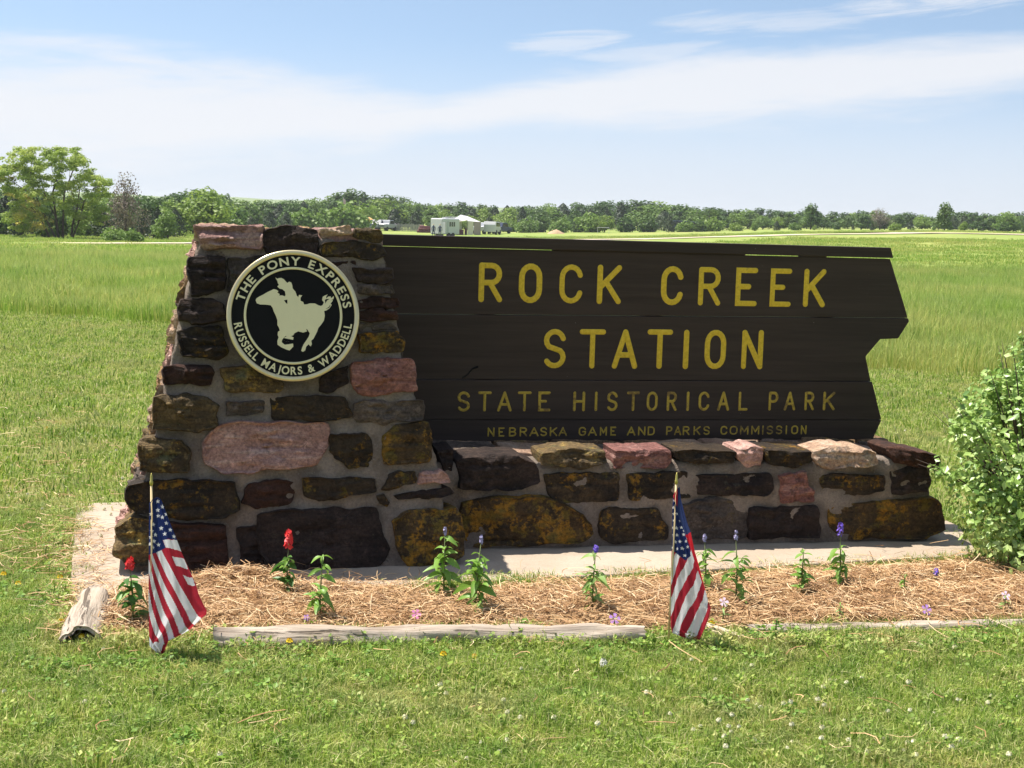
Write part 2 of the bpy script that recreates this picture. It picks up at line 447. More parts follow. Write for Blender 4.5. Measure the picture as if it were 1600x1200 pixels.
# ------------------------------------------------------------------ monument planes
SLZ = .03
PB = on_z(460, 888, SLZ); PB.z = 0           # pillar front base
BAT = .13
PN = Vector((0, -1, BAT)).normalized()       # pillar front face normal
P0 = Vector((0, PB.y, 0))
def pf(px, py): return on_plane(px, py, P0, PN)
WY = 6.40                                    # wall front plane
WTOP = .452
SY = 6.92                                     # sign front plane
PTOP = 1.505

# slab
def slab():
    top = .03
    pts = [on_z(118, 786, top), on_z(108, 935, top), on_z(330, 925, top), on_z(700, 910, top), on_z(1200, 884, top), on_z(1530, 866, top), Vector((3.80, 6.70, top)), Vector((3.80, 7.8, top))]
    n = len(pts); vs = [(p.x, p.y, top) for p in pts]+[(p.x, p.y, -.1) for p in pts]
    # subdivide the rim slightly for a chipped edge
    fs = [tuple(range(n))]+[((i+1) % n, i, n+i, n+(i+1) % n) for i in range(n)]
    me = mesh('concrete_slab', vs, fs, SLAB)
    o = obj('concrete_slab', me, kind='structure')
    bm_ = o.modifiers.new('bevel', 'BEVEL'); bm_.width = .008; bm_.segments = 2
    return pts
SLABP = slab()

def resample(P, n):
    P = [Vector(p) for p in P]; L = [0]
    for i in range(len(P)): L.append(L[-1]+(P[(i+1) % len(P)]-P[i]).length)
    out = []
    for k in range(n):
        t = L[-1]*k/n
        for i in range(len(P)):
            if L[i+1] >= t:
                u = (t-L[i])/max(1e-9, L[i+1]-L[i]); out.append(P[i].lerp(P[(i+1) % len(P)], u)); break
    return out
def soften(P, it=1):
    for _ in range(it): P = [(P[i-1]+P[i]*5+P[(i+1) % len(P)])/7 for i in range(len(P))]
    return P
SEED = [0]
def stone(parent, P, nrm, proud, depth, mat, rough=1.0, ledge=1.0, label=None, n=56):
    SEED[0] += 1; sd_ = SEED[0]*3.17
    nrm = nrm.normalized(); P = soften(resample(P, n), 1)
    c = sum(P, Vector())/n
    if n > 40: P = [c+(p-c)*1.06 for p in P]
    size = sum((p-c).length for p in P)/n
    off = Vector((sd_, sd_*.7, -sd_))
    # ragged outline
    Q = []
    for p in P:
        d = (p-c); L = d.length
        Q.append(c+d*(1+(mn.fractal(p*11+off, 1., 2., 4)*.013+mn.noise(p*50+off)*.0035)/max(L, .03)*rough))
    inset = min(.012, size*.18)
    prof = [(0, -depth), (0, -.012), (.12, proud*.45), (inset*.55, proud*.85), (inset*1.6, proud*1.0)]
    rings = []
    for k, (ins, h) in enumerate(prof):
        ring = []
        for p in Q:
            d = p-c; L = max(d.length, 1e-4)
            i_ = ins if k > 2 else (0 if k < 2 else inset*.12)
            ring.append(c+d*max(.15, (L-i_)/L)+nrm*h)
        rings.append(ring)
    base = rings[-1]
    for s_ in (.9, .8, .7, .6, .5, .4, .3, .2, .1):
        ring = []
        for p in base:
            d = p-c-nrm*proud; ring.append(c+nrm*proud*(1.0+.06*(1-s_))+d*s_)
        rings.append(ring)
    vs = []
    rsd = random.Random(SEED[0]); t1 = (Q[0]-c).normalized(); t2 = nrm.cross(t1)
    planes = []
    for _ in range(rsd.randint(5, 9)):
        a_ = rsd.uniform(0, 6.283); sl = rsd.uniform(.08, .55); dist = size*rsd.uniform(.1, .95)
        planes.append((t1*math.cos(a_)+t2*math.sin(a_), sl, dist, rsd.uniform(.9, 1.25)))
    tilt = Vector((random.uniform(-.09, .09), 0, random.uniform(-.09, .09)))
    for k, ring in enumerate(rings):
        for p in ring:
            q = p.copy()
            if k >= 2:
                a = min(1, (k-1)/2.5)
                q += nrm*(mn.fractal(p*7+off, 1., 2., 3)*.020+mn.fractal(p*24+off, 1., 2., 3)*.011)*a*rough*min(1, size/.05)
                lz = mn.noise(Vector((p.x*4, p.y*4, p.z*38))+off)
                lz = (abs(lz)**.6)*(1 if lz > 0 else -1)
                q += nrm*lz*.008*ledge*a
                q += nrm*(p-c).dot(tilt)*a
                if k >= 4:
                    h_ = (q-c).dot(nrm); cut = h_
                    for dv_, sl, dist, hh in planes:
                        t_ = (p-c).dot(dv_)-dist
                        cut = min(cut, proud*hh+.004-sl*t_ if t_ > 0 else cut)
                    q += nrm*(max(cut, min(h_, proud*.55))-h_)*(.9 if rough > .5 else .4)
            vs.append(q-c)
    m_ = len(rings); cen = len(vs); vs.append(nrm*proud*1.05)
    fs = []
    for k in range(m_-1):
        for j in range(n): fs.append((k*n+j, k*n+(j+1) % n, (k+1)*n+(j+1) % n, (k+1)*n+j))
    for j in range(n): fs.append(((m_-1)*n+j, (m_-1)*n+(j+1) % n, cen))
    # orient outward
    e1 = Vector(vs[(m_-1)*n]); e2 = Vector(vs[(m_-1)*n+n//4])
    if (e1-vs[cen]).cross(e2-vs[cen]).dot(nrm) < 0: fs = [f[::-1] for f in fs]
    me = mesh('stone', vs, fs, S[mat], True)
    me.set_sharp_from_angle(angle=R_(24))
    o = obj('stone', me, parent, c-parent.location)
    if label: o['label'] = label
    return o

# ------------------------------------------------------------------ pillar
pillar = thing('stone_pillar', 'tapering fieldstone pillar with wide mortar joints and pink and brown stones, left of the brown sign', 'pillar', (PB.x, PB.y+.4, SLZ))
# core: sections by height
coreL = [(196, 895), (214, 870), (226, 760), (250, 660), (268, 560), (290, 460), (308, 385), (314, 360)]
coreR = [(712, 888), (704, 860), (688, 740), (655, 640), (630, 560), (612, 470), (600, 390), (592, 362)]
LL = [pf(*p) for p in coreL]; RR = [pf(*p) for p in coreR]
def xl(z): return float(np.interp(z, [p.z for p in LL], [p.x for p in LL]))
def xr(z): return float(np.interp(z, [p.z for p in RR], [p.x for p in RR]))
def yf(z): return PB.y+BAT*z
PBACK = 7.10
def xlb(z): return xl(z)-.115+.125*(max(0., z)/1.5)**.6      # left face, back edge
def core():
    nz_, vs, fs = 84, [], []
    def section(z):
        yb = PBACK-.05*z; pts = []
        a, b, c_, d = Vector((xl(z), yf(z), z)), Vector((xr(z), yf(z), z)), Vector((xr(z)-.02, yb, z)), Vector((xlb(z), yb, z))
        for s, e, k in ((a, b, 76), (b, c_, 24), (c_, d, 14), (d, a, 34)):
            for i in range(k): pts.append(s.lerp(e, i/k))
        return pts
    zs = np.linspace(-.05, PTOP-.035, nz_)
    n = None
    for z in zs:
        sec = section(z); n = len(sec)
        cx = sum(sec, Vector())/n
        for p in sec:
            d = (p-cx); d.z = 0; d.normalize()
            q = p+d*(mn.fractal(p*8, 1., 2., 4)*.017+mn.noise(p*30)*.004-.003)
            vs.append(q)
    for i in range(nz_-1):
        for j in range(n): fs.append((i*n+j, i*n+(j+1) % n, (i+1)*n+(j+1) % n, (i+1)*n+j))
    vs.append(sum((Vector(v) for v in vs[-n:]), Vector())/n+Vector((0, 0, .01)))
    for j in range(n): fs.append(((nz_-1)*n+j, (nz_-1)*n+(j+1) % n, len(vs)-1))
    L = pillar.location
    obj('mortar', mesh('mortar', [Vector(v)-L for v in vs], fs, MORTAR, True), pillar)
core()
PST = [  # (kind, proud, px outline)
 ('pink', .05, [(303, 352), (408, 352), (411, 366), (407, 390), (320, 391), (312, 376)]),
 ('dark', .045, [(415, 362), (440, 355), (472, 354), (492, 362), (496, 380), (492, 397), (415, 395), (410, 384)]),
 ('beige', .03, [(500, 358), (545, 352), (550, 366), (502, 373)]),
 ('olive', .04, [(552, 357), (592, 360), (596, 369), (592, 379), (574, 377), (551, 370)]),
 ('lich', .035, [(503, 384), (520, 379), (560, 378), (598, 382), (602, 398), (582, 406), (545, 402), (505, 400)]),
 ('grey', .02, [(322, 394), (356, 393), (356, 402), (326, 401)]),
 ('dark', .06, [(296, 404), (350, 403), (353, 452), (332, 462), (300, 462), (295, 432)]),
 ('grey', .025, [(358, 405), (412, 400), (405, 440), (372, 458), (356, 455)]),
 ('red', .02, [(512, 409), (552, 408), (553, 417), (514, 420)]),
 ('dark', .045, [(553, 419), (611, 419), (614, 438), (600, 443), (556, 440)]),
 ('grey', .03, [(556, 444), (612, 445), (616, 459), (558, 460)]),
 ('red', .035, [(558, 470), (590, 463), (619, 467), (620, 478), (590, 484), (560, 482)]),
 ('red', .045, [(556, 487), (598, 484), (620, 486), (622, 500), (575, 503), (556, 499)]),
 ('grey', .03, [(560, 506), (612, 506), (618, 515), (562, 518)]),
 ('orange', .045, [(556, 522), (622, 517), (630, 535), (626, 549), (562, 551)]),
 ('rose', .055, [(550, 567), (582, 562), (640, 561), (645, 575), (648, 609), (600, 615), (560, 617), (552, 600)]),
 ('dark', .05, [(283, 468), (330, 466), (350, 478), (352, 500), (300, 506), (281, 500)]),
 ('lich', .045, [(276, 518), (345, 510), (357, 550), (340, 562), (282, 558)]),
 ('dark', .03, [(362, 470), (400, 462), (402, 500), (385, 520), (364, 516)]),
 ('red', .05, [(256, 572), (328, 570), (331, 584), (328, 601), (256, 602)]),
 ('olive', .045, [(345, 576), (400, 568), (440, 598), (432, 612), (352, 611)]),
 ('dark', .03, [(500, 592), (545, 570), (546, 600), (520, 612), (498, 610)]),
 ('olive', .055, [(240, 620), (290, 613), (342, 632), (336, 664), (310, 675), (240, 670)]),
 ('grey', .03, [(354, 627), (410, 626), (413, 645), (356, 649)]),
 ('lich', .045, [(425, 622), (500, 618), (536, 622), (546, 650), (520, 656), (430, 656)]),
 ('grey', .035, [(552, 631), (565, 626), (658, 626), (664, 640), (660, 656), (600, 662), (553, 658)]),
 ('pink', .05, [(319, 692), (345, 665), (375, 660), (508, 661), (508, 700), (490, 726), (350, 739), (325, 722)]),
 ('olive', .055, [(216, 686), (237, 682), (285, 688), (298, 710), (295, 738), (250, 738), (218, 735)]),
 ('lich', .03, [(515, 681), (574, 676), (580, 700), (580, 728), (545, 731), (514, 705)]),
 ('orange', .05, [(598, 681), (620, 666), (668, 660), (674, 690), (668, 720), (600, 725)]),
 ('pink', .05, [(654, 738), (688, 730), (698, 742), (700, 753), (655, 756)]),
 ('lich', .03, [(607, 741), (648, 737), (650, 755), (625, 762), (597, 765)]),
 ('dark', .03, [(618, 774), (645, 767), (698, 762), (706, 770), (690, 778), (625, 780)]),
 ('lich', .02, [(589, 775), (600, 773), (609, 785), (605, 792), (592, 788)]),
 ('lich', .045, [(471, 746), (580, 748), (583, 769), (545, 772), (500, 782), (478, 775)]),
 ('red', .03, [(385, 755), (430, 750), (462, 756), (458, 785), (400, 796), (378, 786)]),
 ('lich', .055, [(203, 758), (225, 751), (365, 753), (371, 795), (350, 809), (290, 812), (217, 802), (202, 785)]),
 ('olive', .06, [(180, 826), (205, 808), (238, 812), (236, 878), (200, 884), (178, 864)]),
 ('red', .045, [(240, 816), (350, 821), (353, 888), (320, 893), (240, 892)]),
 ('dark', .03, [(371, 827), (400, 822), (410, 850), (411, 884), (376, 884)]),
 ('dark', .055, [(406, 806), (450, 798), (585, 794), (602, 858), (590, 884), (500, 890), (430, 892), (410, 862)]),
 ('orange', .055, [(614, 815), (640, 798), (710, 794), (722, 820), (720, 868), (680, 880), (640, 884), (618, 850)]),
]
for kd, pr, o_ in PST:
    P = [pf(x, y) for x, y in o_]
    edge = min(p[0] for p in o_) < np.interp(min(p[1] for p in o_), [350, 890], [320, 250])
    redge = max(p[0] for p in o_) > np.interp(max(p[1] for p in o_), [360, 890], [588, 690])
    topst = min(p[1] for p in o_) < 365
    stone(pillar, P, PN, pr*(.85 if edge else .55), .26 if (edge or topst or redge) else .07, kd, 1.15, 2.6 if edge else 1.5)
# left face stones (seen edge on, in the sun)
zz_ = .04; row = 0
lk = ['beige', 'tan', 'pink', 'tan', 'rose', 'beige', 'olive', 'grey', 'tan', 'beige', 'pink', 'olive', 'tan', 'grey', 'beige']
ki = 0
while zz_ < PTOP-.08:
    h = random.uniform(.085, .15)
    if zz_+h > PTOP-.01: h = PTOP-.02-zz_
    y = yf(zz_)+(.20 if row % 2 else .24)
    while y < PBACK-.1:
        w = random.uniform(.16, .32); y1 = min(y+w, PBACK-.04)
        if y1-y < .08: break
        def lp(yy, z_):
            t = (yy-yf(z_))/(PBACK-yf(z_)); return Vector((xl(z_)*(1-t)+xlb(z_)*t, yy, z_))
        j = lambda s: random.uniform(-s, s)
        z0, z1 = zz_, zz_+h
        poly = [lp(y+j(.01), z0+j(.01)), lp((y+y1)/2, z0+j(.015)), lp(y1, z0+j(.01)), lp(y1+j(.01), (z0+z1)/2), lp(y1+j(.02), z1+j(.01)), lp((y+y1)/2, z1+j(.012)), lp(y+j(.01), z1), lp(y-.01, (z0+z1)/2)]
        stone(pillar, poly, Vector((-1, -.15, .22)), random.uniform(.016, .034), .06, lk[ki % len(lk)], 1.5, 1.5)
        ki += 1; y = y1+.028
    zz_ += h+.026; row += 1
# right face stones
zz_ = .05
while zz_ < PTOP-.06:
    h = random.uniform(.09, .15)
    if zz_+h > PTOP-.01: h = PTOP-.02-zz_
    y = yf(zz_)+.27
    while y < PBACK-.1:
        w = random.uniform(.16, .3); y1 = min(y+w, PBACK-.04)
        if y1-y < .08: break
        rp = lambda yy, z_: Vector((xr(z_)-.02*(yy-yf(z_))/(PBACK-yf(z_)), yy, z_))
        z0, z1 = zz_, zz_+h
        if not (z0 < WTOP+.3 and y < 6.7 and False):
            stone(pillar, [rp(y, z0), rp((y+y1)/2, z0-.008), rp(y1, z0), rp(y1, z1), rp((y+y1)/2, z1+.01), rp(y, z1)], Vector((1, 0, .15)), .03, .05, random.choice(['dark', 'lich', 'red', 'grey', 'tan']), 1, 1, n=28)
        y = y1+.028
    zz_ += h+.026
# cap stones on the top surface
xa, xb = xl(PTOP)-.02, xr(PTOP)+.02
cap = [('beige', xa, xa+.27), ('tan', xa+.285, xa+.52), ('pink', xa+.535, xb)]
for (y0, y1) in ((yf(PTOP)+.015, 6.62), (6.64, 7.02)):
    for kd, x0, x1 in cap:
        j = lambda: random.uniform(-.012, .012)
        zc = PTOP-.03
        poly = [Vector((x0+j(), y0+j(), zc)), Vector(((x0+x1)/2, y0-.012, zc)), Vector((x1+j(), y0+j(), zc)), Vector((x1+j(), (y0+y1)/2, zc)), Vector((x1+j(), y1+j(), zc)), Vector(((x0+x1)/2, y1+.01, zc)), Vector((x0+j(), y1+j(), zc))]
        stone(pillar, poly, Vector((0, 0, 1)), .030, .03, kd, .7, 0)

# ------------------------------------------------------------------ wall
XW0, XW1 = xr(.25)-.03, 3.475
wall = thing('stone_wall', 'low fieldstone wall with flat stone top that carries the brown sign board', 'stone wall', ((XW0+XW1)/2, WY+.3, SLZ))
WN = Vector((0, -1, 0))
WBACK = 7.10
def wcore():
    nx, nz_ = 150, 18
    L = wall.location; vs = []; fs = []
    prof = [(WY, -.02)]+[(WY, .03+.02*k_) for k_ in range(19)]+[(WY+.004, WTOP-.02), (WY+.05, WTOP-.014), (WY+.2, WTOP-.012), (WY+.42, WTOP-.012), (WBACK-.05, WTOP-.014), (WBACK, WTOP-.03), (WBACK, .2), (WBACK, -.02)]
    n = len(prof)
    for i in range(nx+1):
        x = XW0+(XW1-.02-XW0)*i/nx
        for (y, z) in prof:
            q = Vector((x, y, z)); f_ = mn.fractal(q*8, 1., 2., 4)*.016+mn.noise(q*30)*.004
            q += Vector((0, -f_ if y < WY+.03 else 0, f_ if z > .4 else 0))
            if i == nx: q.x += mn.fractal(q*8, 1., 2., 2)*.01
            vs.append(q-L)
    for i in range(nx):
        for k in range(n-1): fs.append((i*n+k, (i+1)*n+k, (i+1)*n+k+1, i*n+k+1))
    fs.append(tuple(nx*n+k for k in range(n)))
    obj('mortar', mesh('mortar', vs, fs, MORTAR, True), wall)
wcore()
WST = [
 ('dark', .05, [(714, 720), (740, 712), (790, 712), (836, 722), (840, 755), (790, 765), (720, 762)]),
 ('dark', .04, [(682, 703), (706, 704), (707, 738), (692, 738)]),
 ('olive', .04, [(847, 709), (875, 703), (944, 704), (948, 723), (900, 731), (848, 726)]),
 ('rose', .035, [(960, 704), (1042, 703), (1044, 722), (1036, 732), (962, 731)]),
 ('lich', .04, [(1056, 704), (1080, 701), (1147, 705), (1145, 722), (1080, 726), (1058, 716)]),
 ('pink', .035, [(1152, 702), (1175, 698), (1191, 703), (1190, 730), (1166, 731), (1153, 714)]),
 ('lich', .04, [(1197, 703), (1264, 705), (1268, 720), (1240, 732), (1200, 726)]),
 ('beige', .05, [(1272, 706), (1295, 699), (1340, 699), (1366, 706), (1368, 725), (1335, 729), (1290, 733), (1275, 720)]),
 ('red', .05, [(1386, 702), (1402, 697), (1463, 711), (1465, 725), (1452, 731), (1396, 723)]),
 ('lich', .03, [(850, 741), (965, 739), (965, 782), (870, 784), (855, 766)]),
 ('lich', .03, [(980, 741), (1070, 736), (1075, 776), (1020, 780), (985, 780)]),
 ('dark', .035, [(1088, 743), (1200, 739), (1205, 765), (1190, 774), (1090, 771)]),
 ('rose', .04, [(1216, 743), (1258, 736), (1262, 759), (1271, 765), (1269, 782), (1222, 783), (1215, 760)]),
 ('lich', .035, [(1282, 746), (1300, 739), (1376, 743), (1378, 765), (1350, 773), (1290, 771)]),
 ('dark', .04, [(1392, 736), (1446, 731), (1454, 752), (1450, 769), (1395, 771)]),
 ('orange', .05, [(725, 786), (760, 777), (850, 774), (905, 801), (922, 829), (905, 846), (740, 853), (722, 830)]),
 ('lich', .035, [(937, 801), (955, 794), (1025, 796), (1040, 820), (1037, 840), (960, 849), (938, 838)]),
 ('grey', .03, [(1062, 791), (1110, 777), (1145, 783), (1164, 800), (1165, 839), (1065, 843)]),
 ('dark', .04, [(1171, 793), (1270, 791), (1278, 802), (1275, 838), (1172, 840)]),
 ('orange', .05, [(1298, 792), (1400, 781), (1450, 777), (1466, 790), (1466, 824), (1440, 838), (1320, 842), (1300, 820)]),
]
for kd, pr, o_ in WST:
    P = [on_y(x, y, WY) for x, y in o_]
    if min(p[1] for p in o_) < 715: P = [p+Vector((0, 0, .002)) for p in P]
    stone(wall, P, WN, pr*.6, .2 if (min(p[1] for p in o_) < 715 or max(p[0] for p in o_) > 1440) else .06, kd, 1.15, 1.5)
# stones lying along the wall's top, around and behind the sign foot
x = XW0+.02; tk = ['dark', 'tan', 'dark', 'grey', 'beige', 'lich', 'tan', 'dark', 'beige', 'grey']; ti = 0
while x < XW1-.1:
    w = random.uniform(.2, .38); x1 = min(x+w, XW1-.01)
    for (ya, yb) in ((WY+.17, SY-.03), (SY-.01, WBACK-.01)):
        zc = WTOP-.022; j = lambda: random.uniform(-.012, .012)
        stone(wall, [Vector((x+j(), ya+j(), zc)), Vector(((x+x1)/2, ya+j(), zc)), Vector((x1+j(), ya+j(), zc)), Vector((x1, (ya+yb)/2, zc)), Vector((x1+j(), yb+j(), zc)), Vector(((x+x1)/2, yb+j(), zc)), Vector((x+j(), yb+j(), zc))],
              Vector((0, 0, 1)), random.uniform(.022, .036), .02, (tk[ti % 10] if ya < 6.5 else random.choice(['tan', 'beige', 'grey'])), .45, 0)
        ti += 1
    x = x1+.025
# right end stones
for (z0, z1, cut) in ((.02, .15, 6.75), (.18, .29, 6.7), (.32, .43, 6.77)):
    for ya, yb in ((WY+.22, cut+.02), (cut+.05, WBACK-.02)):
        stone(wall, [Vector((XW1-.02, ya, z0)), Vector((XW1-.02, yb, z0)), Vector((XW1-.02, yb, z1)), Vector((XW1-.02, (ya+yb)/2, z1+.008)), Vector((XW1-.02, ya, z1))], Vector((1, 0, 0)), .035, .05, random.choice(['dark', 'tan', 'red']), 1, 1, n=28)

# ------------------------------------------------------------------ sign
sign = thing('park_sign', 'long dark brown wooden sign reading ROCK CREEK STATION in yellow above the low wall', 'sign', (2.1, SY, WTOP))
def sp(px, py): return on_y(px, py, SY)
XS0 = .45
zt0 = sp(600, 385).z; zt1 = sp(1393, 405).z
def zc(px0, py0, px1, py1):   # line through two sign-plane points -> z at x
    a, b = sp(px0, py0), sp(px1, py1)
    return lambda x_: a.z+(b.z-a.z)*(x_-a.x)/(b.x-a.x)
capT = zc(600, 366, 1390, 387); capB = zc(600, 384, 1394, 403); b1T = zc(600, 384.9, 1391, 404.7)
j1, j2, j3, j4 = zc(640, 491, 1415, 497), zc(660, 593, 1361, 596), zc(670, 656, 1377, 656), zc(680, 690, 1365, 686.5)
def board(name, top, bot, rpx, th=.045, yo=0.0, mat=BOARD, label=None):
    """rpx: right-hand profile, px points top to bottom"""
    rp_ = [sp(*p) for p in rpx]
    poly = [Vector((XS0, SY+yo, bot(XS0))), Vector((rp_[-1].x, SY+yo, bot(rp_[-1].x)))]
    poly += [Vector((p.x, SY+yo, p.z)) for p in rp_[1:-1][::-1]]
    poly += [Vector((rp_[0].x, SY+yo, top(rp_[0].x))), Vector((XS0, SY+yo, top(XS0)))]
    mb = MB().prism([p-sign.location for p in poly], (0, 0, 0), (0, th, 0))
    o = obj(name, mb.me(name, mat), sign)
    bv = o.modifiers.new('bevel', 'BEVEL'); bv.width = .003; bv.segments = 2; bv.limit_method = 'ANGLE'
    if label: o['label'] = label
    return o
g_ = .0016
capb = board('cap_board', capT, capB, [(1390, 387), (1394, 403)], .075, -.016)
pl1 = board('plank', b1T, lambda x_: j1(x_)+g_, [(1391, 406), (1414, 480), (1418.5, 496)])
pl2 = board('plank', lambda x_: j1(x_)-g_, lambda x_: j2(x_)+g_, [(1419.5, 498), (1421, 502), (1404, 529), (1376, 530), (1353, 557), (1361, 594)], .045, .002)
pl3 = board('plank', lambda x_: j2(x_)-g_, lambda x_: j3(x_)+g_, [(1362.5, 597), (1370, 627), (1377, 655)], .045, -.003)
pl4 = board('plank', lambda x_: j3(x_)-g_, j4, [(1377.5, 657), (1371, 671), (1364, 686)], .045, .001)
for px, hw in ((1272, 20), (1015, 150)):
    a = sp(px-hw, 400); b = sp(px+hw, 400)
    MBs = MB().box((a.x-sign.location.x, .002, b1T(b.x)-sign.location.z-.012), (b.x-sign.location.x, .042, capB(a.x)-sign.location.z+.012))
    obj('spacer_block', MBs.me('spacer_block', BOARD), sign)
for px in (760, 1020, 1290):    # battens and posts at the back
    a = sp(px, 600).x-sign.location.x
    obj('post', MB().box((a-.045, .05, -.05), (a+.045, .13, capB(a+sign.location.x)-sign.location.z-.02)).me('post', BOARD), sign)

kn = sp(735, 580)
obj('knot', MB().tube([sp(722, 591)-sign.location+Vector((0, .0015, 0)), sp(731, 585)-sign.location+Vector((0, .0008, 0)), sp(738, 576)-sign.location+Vector((0, .0015, 0)), sp(747, 573)-sign.location+Vector((0, .0025, 0))], [.004, .003, .004, .006], 6).me('knot', BLACK), sign)
def arc(cx, cy, rx, ry, a0, a1, n=9):
    return [(cx+rx*math.cos(R_(a0+(a1-a0)*i/n)), cy+ry*math.sin(R_(a0+(a1-a0)*i/n))) for i in range(n+1)]
GL = {
 'R': [[(0, 0), (0, 1)], [(0, 1), (.55, 1)]+arc(.55, .75, .42, .25, 90, -90)+[(0, .5)], [(.45, .5), (1, 0)]],
 'O': [arc(.5, .68, .5, .32, 0, 180)+arc(.5, .32, .5, .32, 180, 360)+[(1, .68)]],
 'C': [arc(.5, .68, .5, .32, 15, 180)+arc(.5, .32, .5, .32, 180, 345)],
 'K': [[(0, 0), (0, 1)], [(1, 1), (0, .40)], [(.32, .58), (1, 0)]],
 'E': [[(1, 1), (0, 1), (0, 0), (1, 0)], [(0, .51), (.62, .51)]],
 'S': [arc(.5, .76, .48, .24, 20, 215, 10)+arc(.5, .27, .5, .27, 60, -155, 12)],
 'T': [[(0, 1), (1, 1)], [(.5, 1), (.5, 0)]],
 'A': [[(0, 0), (.5, 1)], [(.5, 1), (1, 0)], [(.2, .33), (.8, .33)]],
 'I': [[(.5, 0), (.5, 1)]],
 'N': [[(0, 0), (0, 1)], [(0, 1), (1, 0)], [(1, 0), (1, 1)]],
 'H': [[(0, 0), (0, 1)], [(1, 0), (1, 1)], [(0, .5), (1, .5)]],
 'L': [[(0, 1), (0, 0), (1, 0)]],
 'P': [[(0, 0), (0, 1)], [(0, 1), (.55, 1)]+arc(.55, .74, .45, .26, 90, -90)+[(0, .48)]],
 'B': [[(0, 0), (0, 1)], [(0, 1), (.5, 1)]+arc(.5, .76, .42, .24, 90, -90)+[(0, .52)], [(.5, .52)]+arc(.5, .26, .5, .26, 90, -90)+[(0, 0)]],
 'G': [arc(.5, .68, .5, .32, 15, 180)+arc(.5, .32, .5, .32, 180, 360)+[(1, .46), (.6, .46)]],
 'M': [[(0, 0), (0, 1)], [(0, 1), (.5, .3)], [(.5, .3), (1, 1)], [(1, 1), (1, 0)]],
 'D': [[(0, 0), (0, 1)], [(0, 1), (.5, 1)]+arc(.5, .62, .5, .38, 90, 0)+arc(.5, .38, .5, .38, 0, -90)+[(0, 0)]],
}
GL['S'] = [[(.98, .80)]+arc(.5, .74, .48, .26, 35, 180, 8)+[(.06, .64), (.18, .555), (.5, .50), (.82, .44), (.95, .36)]+arc(.5, .26, .5, .26, 0, -150, 9)]
def stroke(mb, pts, w, h):
    P = []
    for p in pts:
        if not P or (Vector(p)-P[-1]).length > 1e-4: P.append(Vector(p))
    n = len(P)
    closed = (P[0]-P[-1]).length < 1e-4
    secs = []
    SEC = 7
    for i, p in enumerate(P):
        if closed:
            a = (P[i]-P[i-1 if i > 0 else n-2]).normalized(); b = (P[(i+1) if i < n-1 else 1]-P[i]).normalized()
        else:
            a = (P[i]-P[i-1]).normalized() if i > 0 else (P[1]-P[0]).normalized()
            b = (P[i+1]-P[i]).normalized() if i < n-1 else a
        t = (a+b)
        if t.length < .2: t = b
        t.normalize(); k = 1/max(.5, t.dot(b))
        nrm = Vector((-t.y, t.x))
        secs.append((p, nrm, w/2*k, h))
    if not closed:
        t0 = (P[1]-P[0]).normalized(); t1 = (P[-1]-P[-2]).normalized()
        pre = [(P[0]-t0*w/2*math.sin(a), secs[0][1], w/2*max(.03, math.cos(a)), h*max(.05, math.cos(a))) for a in (math.pi/2, 1.2, .75, .35)]
        post = [(P[-1]+t1*w/2*math.sin(a), secs[-1][1], w/2*max(.03, math.cos(a)), h*max(.05, math.cos(a))) for a in (.35, .75, 1.2, math.pi/2)]
        secs = pre+secs+post
    vs = []
    for p, nrm, hw, hh in secs:
        for k in range(SEC):
            a = math.pi*k/(SEC-1); q = p+nrm*hw*math.cos(a); vs.append((q.x, -hh*math.sin(a), q.y))
    fs = [(i*SEC+k, i*SEC+k+1, (i+1)*SEC+k+1, (i+1)*SEC+k) for i in range(len(secs)-1) for k in range(SEC-1)]
    mb.add(vs, fs)
def word(chars, boxes, y0l, y1l, y0r, y1r, wpx, parent, yo, mat):
    """boxes: px x-ranges; top/bottom rows interpolated between left and right"""
    xa_, xb_ = boxes[0][0], boxes[-1][1]
    for ch, (x0, x1) in zip(chars, boxes):
        t = ((x0+x1)/2-xa_)/(xb_-xa_); yt = y0l+(y0r-y0l)*t; yb = y1l+(y1r-y1l)*t
        A = sp(x0, yb); B = sp(x1, yt); w = wpx/FPX*7.0
        o0 = Vector((A.x, SY+yo, A.z))
        W_ = B.x-A.x-w; H_ = B.z-A.z-w
        jx = lambda: jz
        mb = MB()
        jz = random.uniform(-1, 1)*w*.05
        for st in GL[ch]: stroke(mb, [(w/2+u*max(W_, 0)+jx()*.5, w/2+v*H_+jx()*.5) for u, v in st] if len(st) < 6 else [(w/2+u*W_, w/2+v*H_) for u, v in st], w*random.uniform(.95, 1.05), .0022)
        me = mb.me('letter', mat, True)
        obj('letter', me, parent, o0-sign.location)
word('ROCKCREEK', [(747, 786), (810, 848), (873, 912), (932, 972), (1032, 1069), (1090, 1128), (1148, 1185), (1202, 1238.5), (1254, 1291.5)], 410.5, 472, 421, 480, 8.8, pl1, 0, YEL)
word('STATION', [(848, 885.5), (904, 947.5), (956, 998), (1009.6, 1052), (1067, 1077), (1100, 1136), (1157.5, 1194)], 514, 575.5, 516, 577, 8.8, pl2, .002, YEL)
word('STATEHISTORICALPARK', [(714, 734.5), (746, 768), (776.5, 800), (808, 830.5), (840.5, 860.5), (895, 914.5), (928.5, 933), (947.5, 965.5), (978.5, 999.5), (1009.6, 1028), (1041, 1058), (1072, 1076.5), (1090.5, 1109), (1120, 1140), (1153, 1169), (1200, 1216.5), (1224, 1243.5), (1256, 1272.7), (1285, 1305)], 611.5, 643, 612, 641, 4.4, pl3, -.003, YELW)
